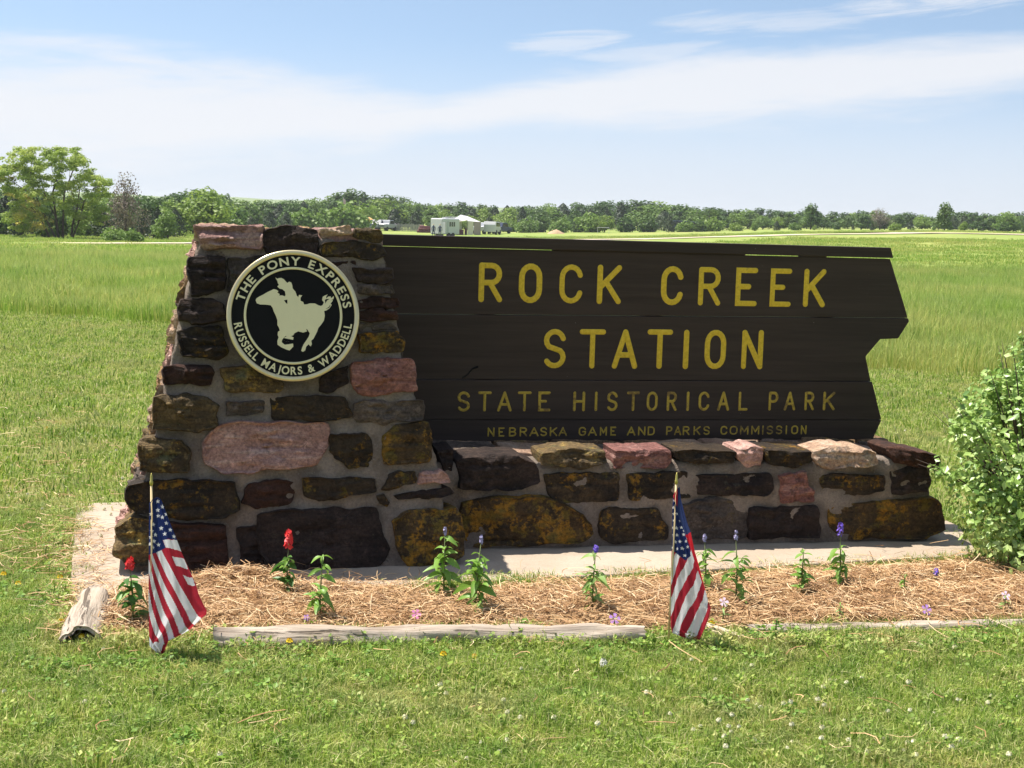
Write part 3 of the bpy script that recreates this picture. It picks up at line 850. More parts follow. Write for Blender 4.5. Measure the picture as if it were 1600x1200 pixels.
word('NEBRASKAGAMEANDPARKSCOMMISSION', [(761.6, 773), (778.6, 788.6), (795, 807), (811.7, 824), (827, 842), (843.7, 855), (858.7, 871), (872.6, 886.5),
     (904, 916), (918.5, 933), (937, 948.7), (953.4, 963), (979.4, 993.3), (996.7, 1009), (1011.7, 1023.5),
     (1040.6, 1051), (1053, 1065), (1066.5, 1078), (1083.4, 1095), (1098.5, 1109.5),
     (1125.5, 1137), (1139.8, 1153), (1156, 1170), (1173.6, 1187), (1190.7, 1193.3), (1197.5, 1208.5), (1211.8, 1222.8), (1227.3, 1229.9), (1236, 1247.6), (1251, 1260.8)], 668, 682.5, 664.5, 678.5, 2.5, pl4, .001, YELW)
# ------------------------------------------------------------------ plaque
PC = pf(457, 495)+PN*.075
PR = (pf(561, 495)-pf(353, 495)).length/2*.985
pq = thing('round_plaque', 'round black and gold plaque with galloping horse and rider hung on the pillar', 'plaque', PC)
ex = Vector((1, 0, 0)); ez = PN.cross(ex)*-1
if ez.z < 0: ez = -ez
def q3(u, v, h=0): return ex*u+ez*v+PN*h
def ringmesh(r0_, r1_, h0, h1, bev, n=128):
    prof = [(r0_, h0), (r0_, h1-bev), (r0_+bev, h1), (r1_-bev, h1), (r1_, h1-bev), (r1_, h0)]
    vs = []; fs = []; k = len(prof)
    for i in range(n):
        a = 2*math.pi*i/n
        for r, h in prof: vs.append(q3(r*math.cos(a), r*math.sin(a), h))
    for i in range(n):
        for j in range(k-1): fs.append((i*k+j, i*k+j+1, ((i+1) % n)*k+j+1, ((i+1) % n)*k+j))
    return vs, fs
n = 96
dv = [q3(PR*.985*math.cos(2*math.pi*i/n), PR*.985*math.sin(2*math.pi*i/n), h) for h in (-.012, .010) for i in range(n)]
obj('backing_disc', mesh('backing_disc', dv, [tuple(range(n, 2*n))]+[tuple(range(n))[::-1]]+[(i, (i+1) % n, n+(i+1) % n, n+i) for i in range(n)], BLACK), pq)
obj('outer_rim', mesh('outer_rim', *ringmesh(PR*.925, PR, -.013, .020, .004), GOLDR, True), pq)
obj('inner_ring', mesh('inner_ring', *ringmesh(PR*.705, PR*.742, .008, .0145, .0015), GOLD, True), pq)
for k in range(2):   # mounting studs into the masonry
    obj('stud', MB().tube([q3((-1)**k*PR*.5, 0, -.012), q3((-1)**k*PR*.5, 0, -.10)], [.01, .01]).me('stud', BLACK), pq)
def sol(poly2, h0, h1, mat, name, parent):
    tri = tessellate_polygon([[Vector((x_, y_, 0)) for x_, y_ in poly2]]); n = len(poly2)
    vs = [q3(x_, y_, h1) for x_, y_ in poly2]+[q3(x_, y_, h0) for x_, y_ in poly2]
    fs = []
    for t in tri:
        a, b, c_ = [Vector(vs[i]) for i in t]
        fs.append(tuple(t) if (b-a).cross(c_-a).dot(PN) > 0 else tuple(t)[::-1])
    ar = sum(poly2[i-1][0]*poly2[i][1]-poly2[i][0]*poly2[i-1][1] for i in range(n))
    for i in range(n):
        q = (i, n+i, n+(i+1) % n, (i+1) % n); fs.append(q if ar > 0 else q[::-1])
    return obj(name, mesh(name, vs, fs, mat), parent)
HOR = [(303, 480), (310, 465), (330, 452), (370, 430), (400, 412), (430, 398), (448, 388), (468, 392), (488, 404), (478, 416), (498, 428), (494, 440), (518, 438), (540, 446), (546, 432), (540, 405), (520, 388), (497, 383), (478, 366), (492, 352), (483, 340), (478, 320), (462, 293), (478, 303), (492, 298), (510, 296), (530, 305), (548, 325), (560, 336), (575, 325), (592, 332), (600, 355), (603, 380), (625, 405), (638, 440), (650, 450), (655, 432), (682, 435), (668, 455), (668, 480), (690, 490), (697, 510), (720, 508), (745, 500), (785, 500), (815, 515), (835, 520), (850, 512), (860, 490), (845, 470), (850, 445), (870, 432), (892, 425), (880, 440), (878, 458), (895, 442), (915, 440), (918, 455), (942, 437), (940, 458), (915, 475), (935, 466), (930, 480), (915, 500), (925, 510), (905, 540), (880, 556), (862, 560), (868, 600), (860, 640), (840, 670), (815, 700), (805, 730), (790, 760), (775, 790), (757, 805), (762, 835), (752, 852), (735, 835), (715, 855), (708, 885), (690, 897), (675, 890), (683, 860), (695, 835), (715, 805), (735, 775), (745, 745), (725, 715), (715, 707), (722, 730), (690, 740), (650, 730), (620, 745), (610, 762), (592, 770), (612, 780), (608, 800), (580, 815), (550, 812), (522, 800), (530, 785), (555, 772), (548, 768), (520, 795), (515, 820), (540, 840), (580, 835), (608, 830), (610, 855), (580, 887), (555, 880), (510, 860), (482, 840), (480, 810), (490, 780), (482, 760), (485, 735), (500, 725), (492, 700), (480, 680), (480, 640), (465, 600), (450, 570), (440, 540), (425, 520), (380, 515), (340, 515), (312, 505)]
c2 = lambda x_, y_: ((x_-610)/543*PR, (603-y_)/537*PR)
hr = sol([c2(*p) for p in HOR], .009, .0135, GOLD, 'horse_and_rider', pq)
sol([c2(*p) for p in ((533, 478), (560, 472), (561, 508), (548, 500))], .0136, .0140, BLACK, 'enamel_inlay', hr)
sol([c2(*p) for p in ((868, 470), (880, 462), (905, 462), (885, 475), (872, 500))], .0136, .0140, BLACK, 'enamel_inlay', hr)
sol([c2(*p) for p in ((872, 545), (900, 528), (912, 508), (914, 513), (903, 535))], .0136, .0140, BLACK, 'enamel_inlay', hr)
_gl = {}
def glyph(ch):
    if ch in _gl: return _gl[ch]
    cu = bpy.data.curves.new('glyph', 'FONT'); cu.body = ch; cu.size = 1; cu.offset = .022; cu.extrude = .02; cu.resolution_u = 4
    o = bpy.data.objects.new('glyph', cu); COL.objects.link(o)
    bpy.context.view_layer.update()
    me = bpy.data.meshes.new_from_object(o.evaluated_get(bpy.context.evaluated_depsgraph_get()))
    v = np.array([tuple(p.co) for p in me.vertices]); f = [tuple(p.vertices) for p in me.polygons]
    bpy.data.objects.remove(o); bpy.data.curves.remove(cu); bpy.data.meshes.remove(me)
    x0, x1 = v[:, 0].min(), v[:, 0].max()
    v[:, 0] -= (x0+x1)/2
    _gl[ch] = (v, f, x1-x0); return _gl[ch]
def ringtext(text, a0, a1, rad, cap, top=True):
    wd = [.36 if c_ == ' ' else glyph(c_)[2] for c_ in text]; gap = .11
    ws = cap/.70; tot = sum(wd)+gap*(len(text)-1)
    da = (a1-a0)/tot; pos = 0
    kx = abs(R_(da))*rad/ws       # horizontal fitting factor
    for c_, w in zip(text, wd):
        if c_ != ' ':
            v, f, _ = glyph(c_); a = R_(a0+da*(pos+w/2))
            er = Vector((math.cos(a), math.sin(a))); up = er if top else -er; rt = Vector((up.y, -up.x))
            ce = er*rad - up*cap/2
            vs = [q3((ce+rt*p[0]*ws*min(1.15, kx)+up*p[1]*ws).x, (ce+rt*p[0]*ws*min(1.15, kx)+up*p[1]*ws).y, .012+(p[2])*.1) for p in v]
            cc = q3(ce.x, ce.y, 0)
            obj('letter', mesh('letter', [p-cc for p in vs], f, GOLD), pq, cc)
        pos += w+gap
ringtext('THE PONY EXPRESS', 165, 9, PR*.832, PR*.125, True)
ringtext('RUSSELL MAJORS & WADDELL', 188, 352.5, PR*.836, PR*.118, False)

# ------------------------------------------------------------------ flower bed: mulch ground + straw
bedP = [on_z(100, 1000, .0), on_z(330, 1003, 0), on_z(650, 997, 0), on_z(1000, 990, 0), on_z(1170, 985, 0), on_z(1400, 978, 0), on_z(1640, 975, 0), on_z(1760, 930, 0), Vector((3.75, 6.1, 0)), on_z(1530, 884, 0), on_z(1200, 903, 0), on_z(700, 930, 0), on_z(590, 926, 0), on_z(480, 920, 0), on_z(330, 914, 0), on_z(240, 922, 0), on_z(120, 946, 0)]
bedXY = [(p.x, p.y) for p in bedP]
def inpoly(x_, y_, poly):
    c_ = False; n = len(poly); j = n-1
    for i in range(n):
        xi, yi = poly[i]; xj, yj = poly[j]
        if (yi > y_) != (yj > y_) and x_ < (xj-xi)*(y_-yi)/(yj-yi)+xi: c_ = not c_
        j = i
    return c_
def edist(x_, y_, poly):
    m_ = 9
    for i in range(len(poly)):
        a = Vector(poly[i-1]); b = Vector(poly[i]); p = Vector((x_, y_)); t = max(0, min(1, (p-a).dot(b-a)/max(1e-9, (b-a).length_squared)))
        m_ = min(m_, (a+(b-a)*t-p).length)
    return m_
def bedz(x_, y_):
    e = edist(x_, y_, bedXY)
    z = .012+.038*min(1, e/.16)+mn.fractal(Vector((x_*5, y_*5, 1)), 1., 2., 3)*.014
    # straw heap against the pillar
    hp = on_z(375, 925, 0); z += .045*math.exp(-(((x_-hp.x)/.16)**2+((y_-hp.y)/.10)**2))
    return z
def mulch():
    m, g = newmat('mulch_soil')
    p = g.n('ShaderNodeNewGeometry').outputs['Position']
    a = g.noise(p, 9, 5, .6); b = g.noise(g.scalevec(p, (40, 90, 60)), 1, 5, .7, 1.0)
    c = g.mix(g.ss(a, .35, .65), (.30, .175, .085), (.45, .30, .16))
    c = g.mix(g.ss(b, .5, .7), c, (.12, .07, .04))
    finish(g, c, .95, b, .9, .015, .1)
    st = .035; xs = np.arange(-.85, 3.95, st); ys = np.arange(5.0, 6.3, st)
    vs = []; idx = {}; fs = []
    for i, x_ in enumerate(xs):
        for j, y_ in enumerate(ys):
            if inpoly(x_, y_, bedXY) or edist(x_, y_, bedXY) < st*1.2:
                e = edist(x_, y_, bedXY) if not inpoly(x_, y_, bedXY) else 0
                idx[i, j] = len(vs); vs.append((x_, y_, bedz(x_, y_)-(.03 if e > 0 else 0)))
    for (i, j) in idx:
        if all(k in idx for k in ((i+1, j), (i, j+1), (i+1, j+1))): fs.append((idx[i, j], idx[i+1, j], idx[i+1, j+1], idx[i, j+1]))
    obj('flower_bed_soil', mesh('flower_bed_soil', vs, fs, m, True), kind='structure')
mulch()
def straw_mat():
    m, g = newmat('straw')
    r = g.n('ShaderNodeAttribute', attribute_name='rnd').outputs['Fac']
    c = g.ramp(r, [(0, (.16, .085, .04)), (.3, (.38, .21, .095)), (.7, (.58, .37, .18)), (1, (.76, .60, .37))])
    finish(g, c, .6, trans=.15, spec=.3)
    return m
STRAW = straw_mat()
def strands(pts, lens, w, lift, mat, name, curve=.35, **props):
    """pts Nx3 array; thin bent strips lying about"""
    N = len(pts); K = 4
    az = rng.uniform(0, 2*np.pi, N); pit = rng.normal(0, lift, N); cv = rng.normal(0, curve, N)
    w_ = w*rng.uniform(.5, 1.3, N)
    V = np.zeros((N, K*2, 3)); 
    t = np.linspace(-.5, .5, K)
    for k in range(K):
        a = az+cv*t[k]*2
        cx = pts[:, 0]+np.cos(a)*lens*t[k]; cy = pts[:, 1]+np.sin(a)*lens*t[k]
        cz = pts[:, 2]+np.sin(pit)*lens*t[k]+np.abs(pit)*.3*lens-(t[k]**2)*lens*.15
        nx, ny = -np.sin(a), np.cos(a)
        V[:, 2*k] = np.stack([cx-nx*w_/2, cy-ny*w_/2, cz], 1); V[:, 2*k+1] = np.stack([cx+nx*w_/2, cy+ny*w_/2, cz+w_*.5], 1)
    base = (np.arange(N)*K*2)[:, None]
    F = np.concatenate([np.stack([base[:, 0]+2*k, base[:, 0]+2*k+1, base[:, 0]+2*k+3, base[:, 0]+2*k+2], 1) for k in range(K-1)], 0)
    rnd = np.repeat(rng.uniform(0, 1, N), K*2)
    return obj(name, mesh(name, V.reshape(-1, 3), F, mat, False, {'rnd': rnd}), **props)
def straw():
    pts = []
    while len(pts) < 19000:
        x_ = random.uniform(-.75, 3.9); y_ = random.uniform(4.98, 6.25)
        ins = inpoly(x_, y_, bedXY)
        if not ins:
            e = edist(x_, y_, bedXY)
            if random.random() > .35*math.exp(-e/.045): continue
        elif random.random() < .35*smooth(.4, .62, mn.noise(Vector((x_*3, y_*4, 8)))*.5+.5): continue
        z = (bedz(x_, y_) if ins else .035)+random.uniform(.0, .022)
        pts.append((x_, y_, z))
    hp = on_z(375, 922, 0)
    for _ in range(900): 
        x_, y_ = random.gauss(hp.x, .13), random.gauss(hp.y, .06)
        pts.append((x_, y_, bedz(x_, y_)+random.uniform(0, .03)))
    pts = np.array(pts); L = rng.uniform(.035, .13, len(pts))
    strands(pts, L, .0026, .22, STRAW, 'straw_mulch', .5, kind='stuff')
    # loose wisps on the slab's left end and over the grass
    p2 = []
    for _ in range(420):
        p = on_z(random.gauss(125, 32), random.uniform(820, 960), 0); p2.append((p.x, p.y, .036+random.uniform(0, .01)))
    for _ in range(260):
        p = on_z(random.uniform(180, 1640), random.gauss(1003, 14), 0); p2.append((p.x, p.y, random.uniform(.02, .05)))
    for _ in range(160):
        p = on_z(random.uniform(-20, 120), random.uniform(800, 900), 0); p2.append((p.x, p.y, random.uniform(.02, .05)))
    for _ in range(90):
        p = on_z(random.uniform(-30, 1630), random.uniform(1005, 1210), 0); p2.append((p.x, p.y, random.uniform(.02, .05)))
    for _ in range(300):
        p = on_z(random.gauss(60, 80), random.gauss(740, 60), 0); p2.append((p.x, p.y, random.uniform(.02, .045)))
    p2 = np.array(p2); strands(p2, rng.uniform(.04, .16, len(p2)), .0028, .12, STRAW, 'loose_straw', .5, kind='stuff')
straw()

# ------------------------------------------------------------------ logs and timber
def log(name, A, B, rad, label, rough=.12, half=False, bend=0):
    A, B = Vector(A), Vector(B); L = (B-A).length; n = 26; K = max(12, int(L/.03))
    vs = []; fs = []
    for i in range(K+1):
        t = i/K; x_ = t*L
        for j in range(n):
            a = 2*math.pi*j/n
            if half: a = math.pi*j/(n-1)
            rr = rad*(1+rough*mn.fractal(Vector((x_*3, math.cos(a)*1.2, math.sin(a)*1.2+A.x)), 1., 2., 3)+.05*mn.noise(Vector((x_*14, a*2, 3))))
            rr *= 1-.28*smooth(.5, .62, mn.noise(Vector((x_*4, a*1.3, A.y)))*.5+.5)*.6
            xo = x_+(.012*mn.noise(Vector((a*3, 0, i*1.)))*(1 if i in (0, K) else 0))
            vs.append((xo, math.cos(a)*rr+bend*math.sin(t*3.1), math.sin(a)*rr))
    for i in range(K):
        for j in range(n if not half else n-1): fs.append((i*n+j, i*n+(j+1) % n, (i+1)*n+(j+1) % n, (i+1)*n+j))
    if half:   # inner shell: the hollow underside
        b = len(vs)
        for i in range(K+1):
            for j in range(n):
                v = vs[i*n+j]; vs.append((v[0]+(.001 if i == 0 else 0), v[1]*.82, v[2]*.82))
        for i in range(K):
            for j in range(n-1): fs.append((b+i*n+j, b+(i+1)*n+j, b+(i+1)*n+j+1, b+i*n+j+1))
        for e in (0, K):
            for j in range(n-1):
                q = (e*n+j, b+e*n+j, b+e*n+j+1, e*n+j+1); fs.append(q if e == K else q[::-1])
    else:
        for e in (0, K):
            c_ = len(vs); vs.append((e/K*L, 0, 0))
            for j in range(n): fs.append((e*n+j, c_, e*n+(j+1) % n) if e == K else (e*n+(j+1) % n, c_, e*n+j))
    me = mesh(name, vs, fs, WOOD, True); o = obj(name, me)
    d = (B-A); o.location = A; o.rotation_euler = (0, -math.atan2(d.z, math.hypot(d.x, d.y)), math.atan2(d.y, d.x))
    tag(o, label, 'log')
    return o
a = on_z(127, 1014, 0); b = on_z(150, 948, 0)
log('edging_log', (a.x, a.y, .005), (b.x, b.y, .015), .083, 'hollow half round weathered log lying end on at the left edge of the flower bed', .08, True)
a = on_z(334, 1003, .03); b = on_z(1005, 996, .03)
log('edging_log', (a.x, a.y, .034), (b.x, b.y, .028), .050, 'long grey split log edging the bed between the two small flags', .22, bend=.015)
a = on_z(1168, 984, .02); b = on_z(1700, 970, .02)
log('edging_log', (a.x, a.y, .006), (b.x, b.y, .010), .034, 'dark half buried log edging the right part of the flower bed', .25, bend=-.02)
a = on_z(1083, 975, .02); b = on_z(1160, 1000, .02)
dd = (b-a); dd.z = 0; L = dd.length
o = obj('wood_stake', MB().box((0, -.012, -.01), (L, .012, .018)).me('wood_stake', PALEW)); o.location = (a.x, a.y, .025); o.rotation_euler = (0, 0.02, math.atan2(dd.y, dd.x))
bv = o.modifiers.new('bevel', 'BEVEL'); bv.width = .003
tag(o, 'short pale timber stake lying in the grass right of the right flag', 'stake')

# ------------------------------------------------------------------ flags
def cloth_mat():
    m, g = newmat('flag_cloth')
    at = g.n('ShaderNodeAttribute', attribute_name='print').outputs['Color']
    p = g.n('ShaderNodeNewGeometry').outputs['Position']
    n = g.noise(p, 260, 2)
    c = g.mix(.12, at, g.mix(1.0, at, n, 'MULTIPLY'))
    finish(g, c, .7, g.noise(g.scalevec(p, (70, 70, 14)), 1, 4), .6, .006, .2, trans=.42)
    return m
CLOTH = cloth_mat()
NAVY = (.018, .032, .135); RED = (.44, .028, .05); WHT = (.80, .80, .84); BRED = (.72, .03, .05)
def star_in(x_, y_, cx, cy, r):
    dx, dy = x_-cx, y_-cy; d = math.hypot(dx, dy)
    if d > r: return False
    a = (math.atan2(dx, -dy)) % (2*math.pi/5); a = min(a, 2*math.pi/5-a)
    R0, R1 = r, r*.45
    p1 = (R0, 0); p2 = (R1*math.cos(math.pi/5), R1*math.sin(math.pi/5))
    q = (d*math.cos(a), d*math.sin(a))
    return (p2[0]-p1[0])*(q[1]-p1[1])-(p2[1]-p1[1])*(q[0]-p1[0]) > 0
def bez(p, q, bow, t): return (p[0]+(q[0]-p[0])*t-bow*math.sin(math.pi*t), p[1]+(q[1]-p[1])*t)
F1S = [(133, 225), (150, 200), (165, 195), (178, 186), (200, 192), (215, 212), (250, 310), (300, 430), (335, 520), (375, 610), (410, 690), (425, 722), (443, 790), (470, 850), (492, 890), (490, 917), (455, 947), (385, 1017), (335, 1047), (255, 1085), (240, 1115), (218, 1190), (200, 1175), (172, 1145), (135, 1110), (129, 800), (130, 540)]
F1C = [(120, 150), (215, 150), (330, 447), (218, 451), (236, 500), (210, 513), (128, 549)]
F1P = [([(220, 452), (318, 449), (337, 518), (238, 503)], WHT), ([(275, 558), (352, 562), (378, 628), (300, 613)], WHT), ([(344, 670), (405, 681), (420, 730), (376, 726)], WHT)]
F1B = [((210, 513), (457, 942)), ((176, 524), (416, 990)), ((152, 536), (382, 1018)), ((139, 545), (336, 1048)), ((131, 580), (297, 1066)), ((129, 655), (262, 1083)), ((127, 740), (232, 1095)), ((126, 850), (203, 1108)), ((126, 990), (170, 1112))]
F1ST = [(145, 290), (158, 355), (150, 395), (173, 417), (143, 435), (163, 458), (191, 479), (155, 497), (138, 478), (187, 265), (187, 210), (215, 245), (215, 312), (240, 348), (208, 378), (265, 388), (230, 415), (288, 428), (190, 300), (240, 290)]
def f1col(x_, y_):
    if y_ > 1095 and x_ > 150:   # folded tail
        if inpoly(x_, y_, [(222, 1095), (256, 1082), (240, 1120), (218, 1192), (198, 1175)]): return RED
        return WHT
    if inpoly(x_, y_, F1C):
        return WHT if any(star_in(x_, y_, sx, sy, 15) for sx, sy in F1ST) else NAVY
    for pl, c_ in F1P:
        if inpoly(x_, y_, pl): return c_
    k = 0
    for (p, q) in F1B:
        t = (y_-p[1])/(q[1]-p[1])
        if t < 0: xx = p[0]-5 if t < -.02 else p[0]
        else:
            t = min(t, 1.15); xx = p[0]+(q[0]-p[0])*t-14*math.sin(math.pi*min(t, 1))
        if x_ < xx: k += 1
    return RED if k % 2 == 0 else WHT
F2S = [(165, 180), (172, 160), (190, 130), (205, 122), (213, 200), (250, 330), (280, 410), (300, 520), (335, 640), (370, 770), (385, 840), (400, 872), (388, 930), (355, 1005), (320, 1072), (290, 1074), (240, 1062), (195, 1045), (150, 1025), (143, 990), (148, 800), (150, 700), (155, 530), (158, 300)]
F2B = [((180, 538), (150, 625)), ((208, 562), (150, 735)), ((248, 574), (149, 808)), ((288, 600), (146, 925)), ((311, 655), (158, 1022)), ((332, 732), (198, 1044)), ((352, 783), (240, 1062)), ((382, 838), (286, 1074))]
F2ST = [(172, 205), (168, 290), (170, 330), (190, 287), (205, 330), (184, 378), (165, 377), (212, 372), (166, 420), (188, 422), (228, 390), (240, 457), (206, 462), (178, 465), (218, 503), (250, 492), (190, 508), (232, 545), (163, 500), (225, 415), (166, 250)]
def f2col(x_, y_):
    if inpoly(x_, y_, [(192, 110), (216, 110), (216, 200), (285, 404), (237, 420), (188, 285)]): return (.05, .075, .22)
    if inpoly(x_, y_, [(236, 419), (282, 404), (345, 640), (372, 772), (357, 764), (302, 600), (266, 480)]): return BRED
    if inpoly(x_, y_, [(150, 150), (190, 250), (237, 418), (266, 500), (268, 545), (236, 578), (180, 532), (150, 512)]):
        return WHT if any(star_in(x_, y_, sx, sy, 12) for sx, sy in F2ST) else NAVY
    k = 0
    for (p, q) in F2B:       # lines going down-left; count those to the upper-left of the point
        s_ = (q[0]-p[0])*(y_-p[1])-(q[1]-p[1])*(x_-p[0])
        if s_ < 0: k += 1
    return RED if k % 2 == 0 else WHT
def flag(off, S_, colf, base_px, Yp, label, poletop, fold):
    bx_ = on_z(base_px[0], base_px[1], 0)
    root = thing('small_flag', label, 'flag', (bx_.x, bx_.y, 0), 'small stick flags in front of the flower bed')
    cell = 3.2; ox, oy = off
    X0, X1 = min(p[0] for p in S_), max(p[0] for p in S_); Y0, Y1 = min(p[1] for p in S_), max(p[1] for p in S_)
    nx = int((X1-X0)/cell)+1; ny = int((Y1-Y0)/cell)+1
    # rows are stretched between the left and right silhouette so the hem is clean
    rows = []
    for j in range(ny+1):
        y_ = Y0+.5+(Y1-Y0-1)*j/ny; xsn = []
        for i in range(len(S_)):
            p, q = S_[i-1], S_[i]
            if (p[1] > y_) != (q[1] > y_): xsn.append(p[0]+(q[0]-p[0])*(y_-p[1])/(q[1]-p[1]))
        rows.append((y_, min(xsn), max(xsn)))
    NX = 90; vs = []; fs = []; cols = []
    for (y_, a_, b_) in rows:
        for i in range(NX+1):
            x_ = a_+(b_-a_)*i/NX
            P = on_y(ox+x_/4, oy+y_/4, Yp)
            w = fold(x_, y_, i/NX)
            vs.append((P.x-bx_.x, P.y-bx_.y+w, P.z))
    for j in range(len(rows)-1):
        for i in range(NX):
            k = j*(NX+1)+i; fs.append((k, k+1, k+NX+2, k+NX+1))
            y_ = (rows[j][0]+rows[j+1][0])/2; xa_ = (rows[j][1]+rows[j+1][1])/2; xb_ = (rows[j][2]+rows[j+1][2])/2
            cols.append((*colf(xa_+(xb_-xa_)*(i+.5)/NX, y_), 1))
    me = mesh('cloth', vs, fs, CLOTH, True)
    at = me.color_attributes.new('print', 'FLOAT_COLOR', 'CORNER')
    at.data.foreach_set('color', np.repeat(np.array(cols, dtype=np.float32), 4, axis=0).ravel())
    obj('cloth', me, root)
    T = on_y(poletop[0], poletop[1], Yp-.004)-Vector((bx_.x, bx_.y, 0)); 
    d = (Vector((0, 0, -.04))-T)
    p1 = T+d.normalized()*.045
    pole = obj('pole', MB().tube([p1, Vector((0, 0, -.04))], [.0042, .0045], 10).me('pole', flat('pole_wood', (.62, .47, .25), .6), True), root)
    obj('spear_tip', MB().tube([T, T+d.normalized()*.012, T+d.normalized()*.028, T+d.normalized()*.03, T+d.normalized()*.036, p1], [.0008, .0042, .0045, .0062, .0062, .0044], 12).me('spear_tip', flat('gilt_tip', (.45, .38, .10), .35, .5), True), pole)
    return root
flag((200, 730), F1S, f1col, (238, 1030), on_z(238, 1030, 0).y, 'small drooping stars and stripes flag on a stick left of the long edging log', (236.5, 739),
     lambda x_, y_, u: .02*math.sin(u*9+y_*.004)*min(1, y_/900)*(.4+.6*u)-.008+.0035*math.sin(u*23+y_*.012)*min(1, y_/700)+.002*math.sin(u*41-y_*.02))
flag((1010, 730), F2S, f2col, (1044, 1013), on_z(1044, 1013, 0).y, 'small stars and stripes flag with bright red folded edge before the low wall', (1057.5, 738),
     lambda x_, y_, u: .02*math.sin(u*7+2-y_*.003)*min(1, y_/900)*(.4+.6*u)-.008+.0035*math.sin(u*23+y_*.012)*min(1, y_/700)+.002*math.sin(u*41-y_*.02))

# ------------------------------------------------------------------ foliage generators
def cards(P, N, size, rnd, asp=1.0, jitter=.3, fold=True):
    """leaf-like 4-vertex rhombi at P with normals N"""
    n = len(P)
    N = N/np.linalg.norm(N, axis=1, keepdims=True)
    t = rng.normal(size=(n, 3)); t -= (t*N).sum(1, keepdims=True)*N; t /= np.linalg.norm(t, axis=1, keepdims=True)
    b = np.cross(N, t); s = (size*rng.uniform(1-jitter, 1+jitter, n))[:, None]
    V = np.stack([P-t*s*.5, P+b*s*.3*asp+N*s*.06, P+t*s*.5, P-b*s*.3*asp+N*s*.06], 1)
    F = np.arange(n*4).reshape(n, 4)
    if fold: F = np.concatenate([F[:, [0, 1, 2]], F[:, [0, 2, 3]]], 0)
    return V.reshape(-1, 3), F, np.repeat(rnd, 4)
def lobes_points(lobes, n, shell=.55):
    vol = np.array([l[3]*l[4]*l[5] for l in lobes])**(.75); pr = vol/vol.sum()
    idx = rng.choice(len(lobes), n, p=pr); L = np.array(lobes)[idx]
    d = rng.normal(size=(n, 3)); d /= np.linalg.norm(d, axis=1, keepdims=True)
    r = shell+(1-shell)*rng.uniform(0, 1, n)**.5
    r *= 1+.12*np.sin(d[:, 0]*7+L[:, 0]*3)*np.cos(d[:, 2]*6+L[:, 1])
    P = L[:, :3]+d*L[:, 3:6]*r[:, None]
    nr = d+rng.normal(scale=.55, size=(n, 3)); nr[:, 2] += .35
    return P, nr
def decid_mesh(name, h, w, n, size, mat, k=9, low=.12, seed=0):
    rs = np.random.default_rng(seed); lobes = []
    for i in range(k):
        a = rs.uniform(0, 6.28); t = rs.uniform(0, 1); z = h*(low+.16+(.62-low)*t)
        rr = w*.5*(1-.55*abs(t-.35))*rs.uniform(.2, .62)
        s = w*rs.uniform(.17, .30)*(1.1-.35*t)
        lobes.append((math.cos(a)*rr, math.sin(a)*rr, z, s*1.1, s*1.1, s*rs.uniform(.7, 1)))
    lobes.append((0, 0, h*.80, w*.2, w*.2, h*.17)); lobes.append((0, 0, h*.42, w*.34, w*.34, h*.26))
    P, N = lobes_points(lobes, n, .5); P[:, 2] = np.clip(P[:, 2], h*low*.6, h)
    # clumpy gaps
    keep = np.array([mn.noise(Vector(p)*(3.2/w*2.2)+Vector((seed*9., 0, 0))) > -.28 for p in P])
    P, N = P[keep], N[keep]
    rnd = np.clip(.5+np.array([mn.noise(Vector(p)*(6/w)) for p in P])*.5+rng.normal(0, .14, len(P)), 0, 1)
    P[:, 2] *= h/P[:, 2].max()
    V, F, r = cards(P, N, size, rnd, 1.5)
    return mesh(name, V, F, mat, False, {'rnd': r})
def cedar_mesh(name, h, w, n, size, mat, seed=0):
    rs = np.random.default_rng(seed); t = rs.uniform(0, 1, n)**.85; z = h*(.06+.94*t)
    a = rs.uniform(0, 6.28, n)
    prof = np.sin(np.clip((1-t)*1.9, 0, 1.57))**.85
    lump = 1+.22*np.sin(a*3+z*9/h*2+seed)+.15*np.sin(a*5-z*17/h)
    r = w*.5*prof*lump*rs.uniform(.35, 1, n)**.5
    P = np.stack([np.cos(a)*r, np.sin(a)*r, z], 1); N = np.stack([np.cos(a), np.sin(a), np.full(n, .5)], 1)+rs.normal(0, .5, (n, 3))
    rnd = np.clip(.5+.35*np.sin(a*3+z*6/h)+rs.normal(0, .2, n), 0, 1)
    V, F, r_ = cards(P, N, size, rnd, 1.4)
    return mesh(name, V, F, mat, False, {'rnd': r_})
M_DEC = leaf_mat('leafy_green', (.035, .078, .018), (.08, .15, .032), (.15, .23, .055), .35)
M_LIM = leaf_mat('bright_green_leaves', (.10, .18, .03), (.17, .27, .05), (.24, .33, .075), .4)
M_CED = leaf_mat('cedar_green', (.022, .042, .017), (.040, .068, .027), (.065, .10, .04), .15)
M_BRN = leaf_mat('sparse_brown_twigs', (.15, .12, .10), (.22, .175, .145), (.24, .24, .11), .2)
M_LOC = leaf_mat('yellow_green_leaves', (.17, .26, .04), (.30, .40, .065), (.44, .50, .12), .45, ob=False)
M_YEL = leaf_mat('yellow_leaves', (.38, .36, .07), (.52, .46, .10), (.6, .5, .14), .4, ob=False)
M_BUSH = leaf_mat('bush_leaves', (.11, .22, .04), (.28, .43, .09), (.48, .60, .22), .3, ob=False, rough=.38, spec=.5)
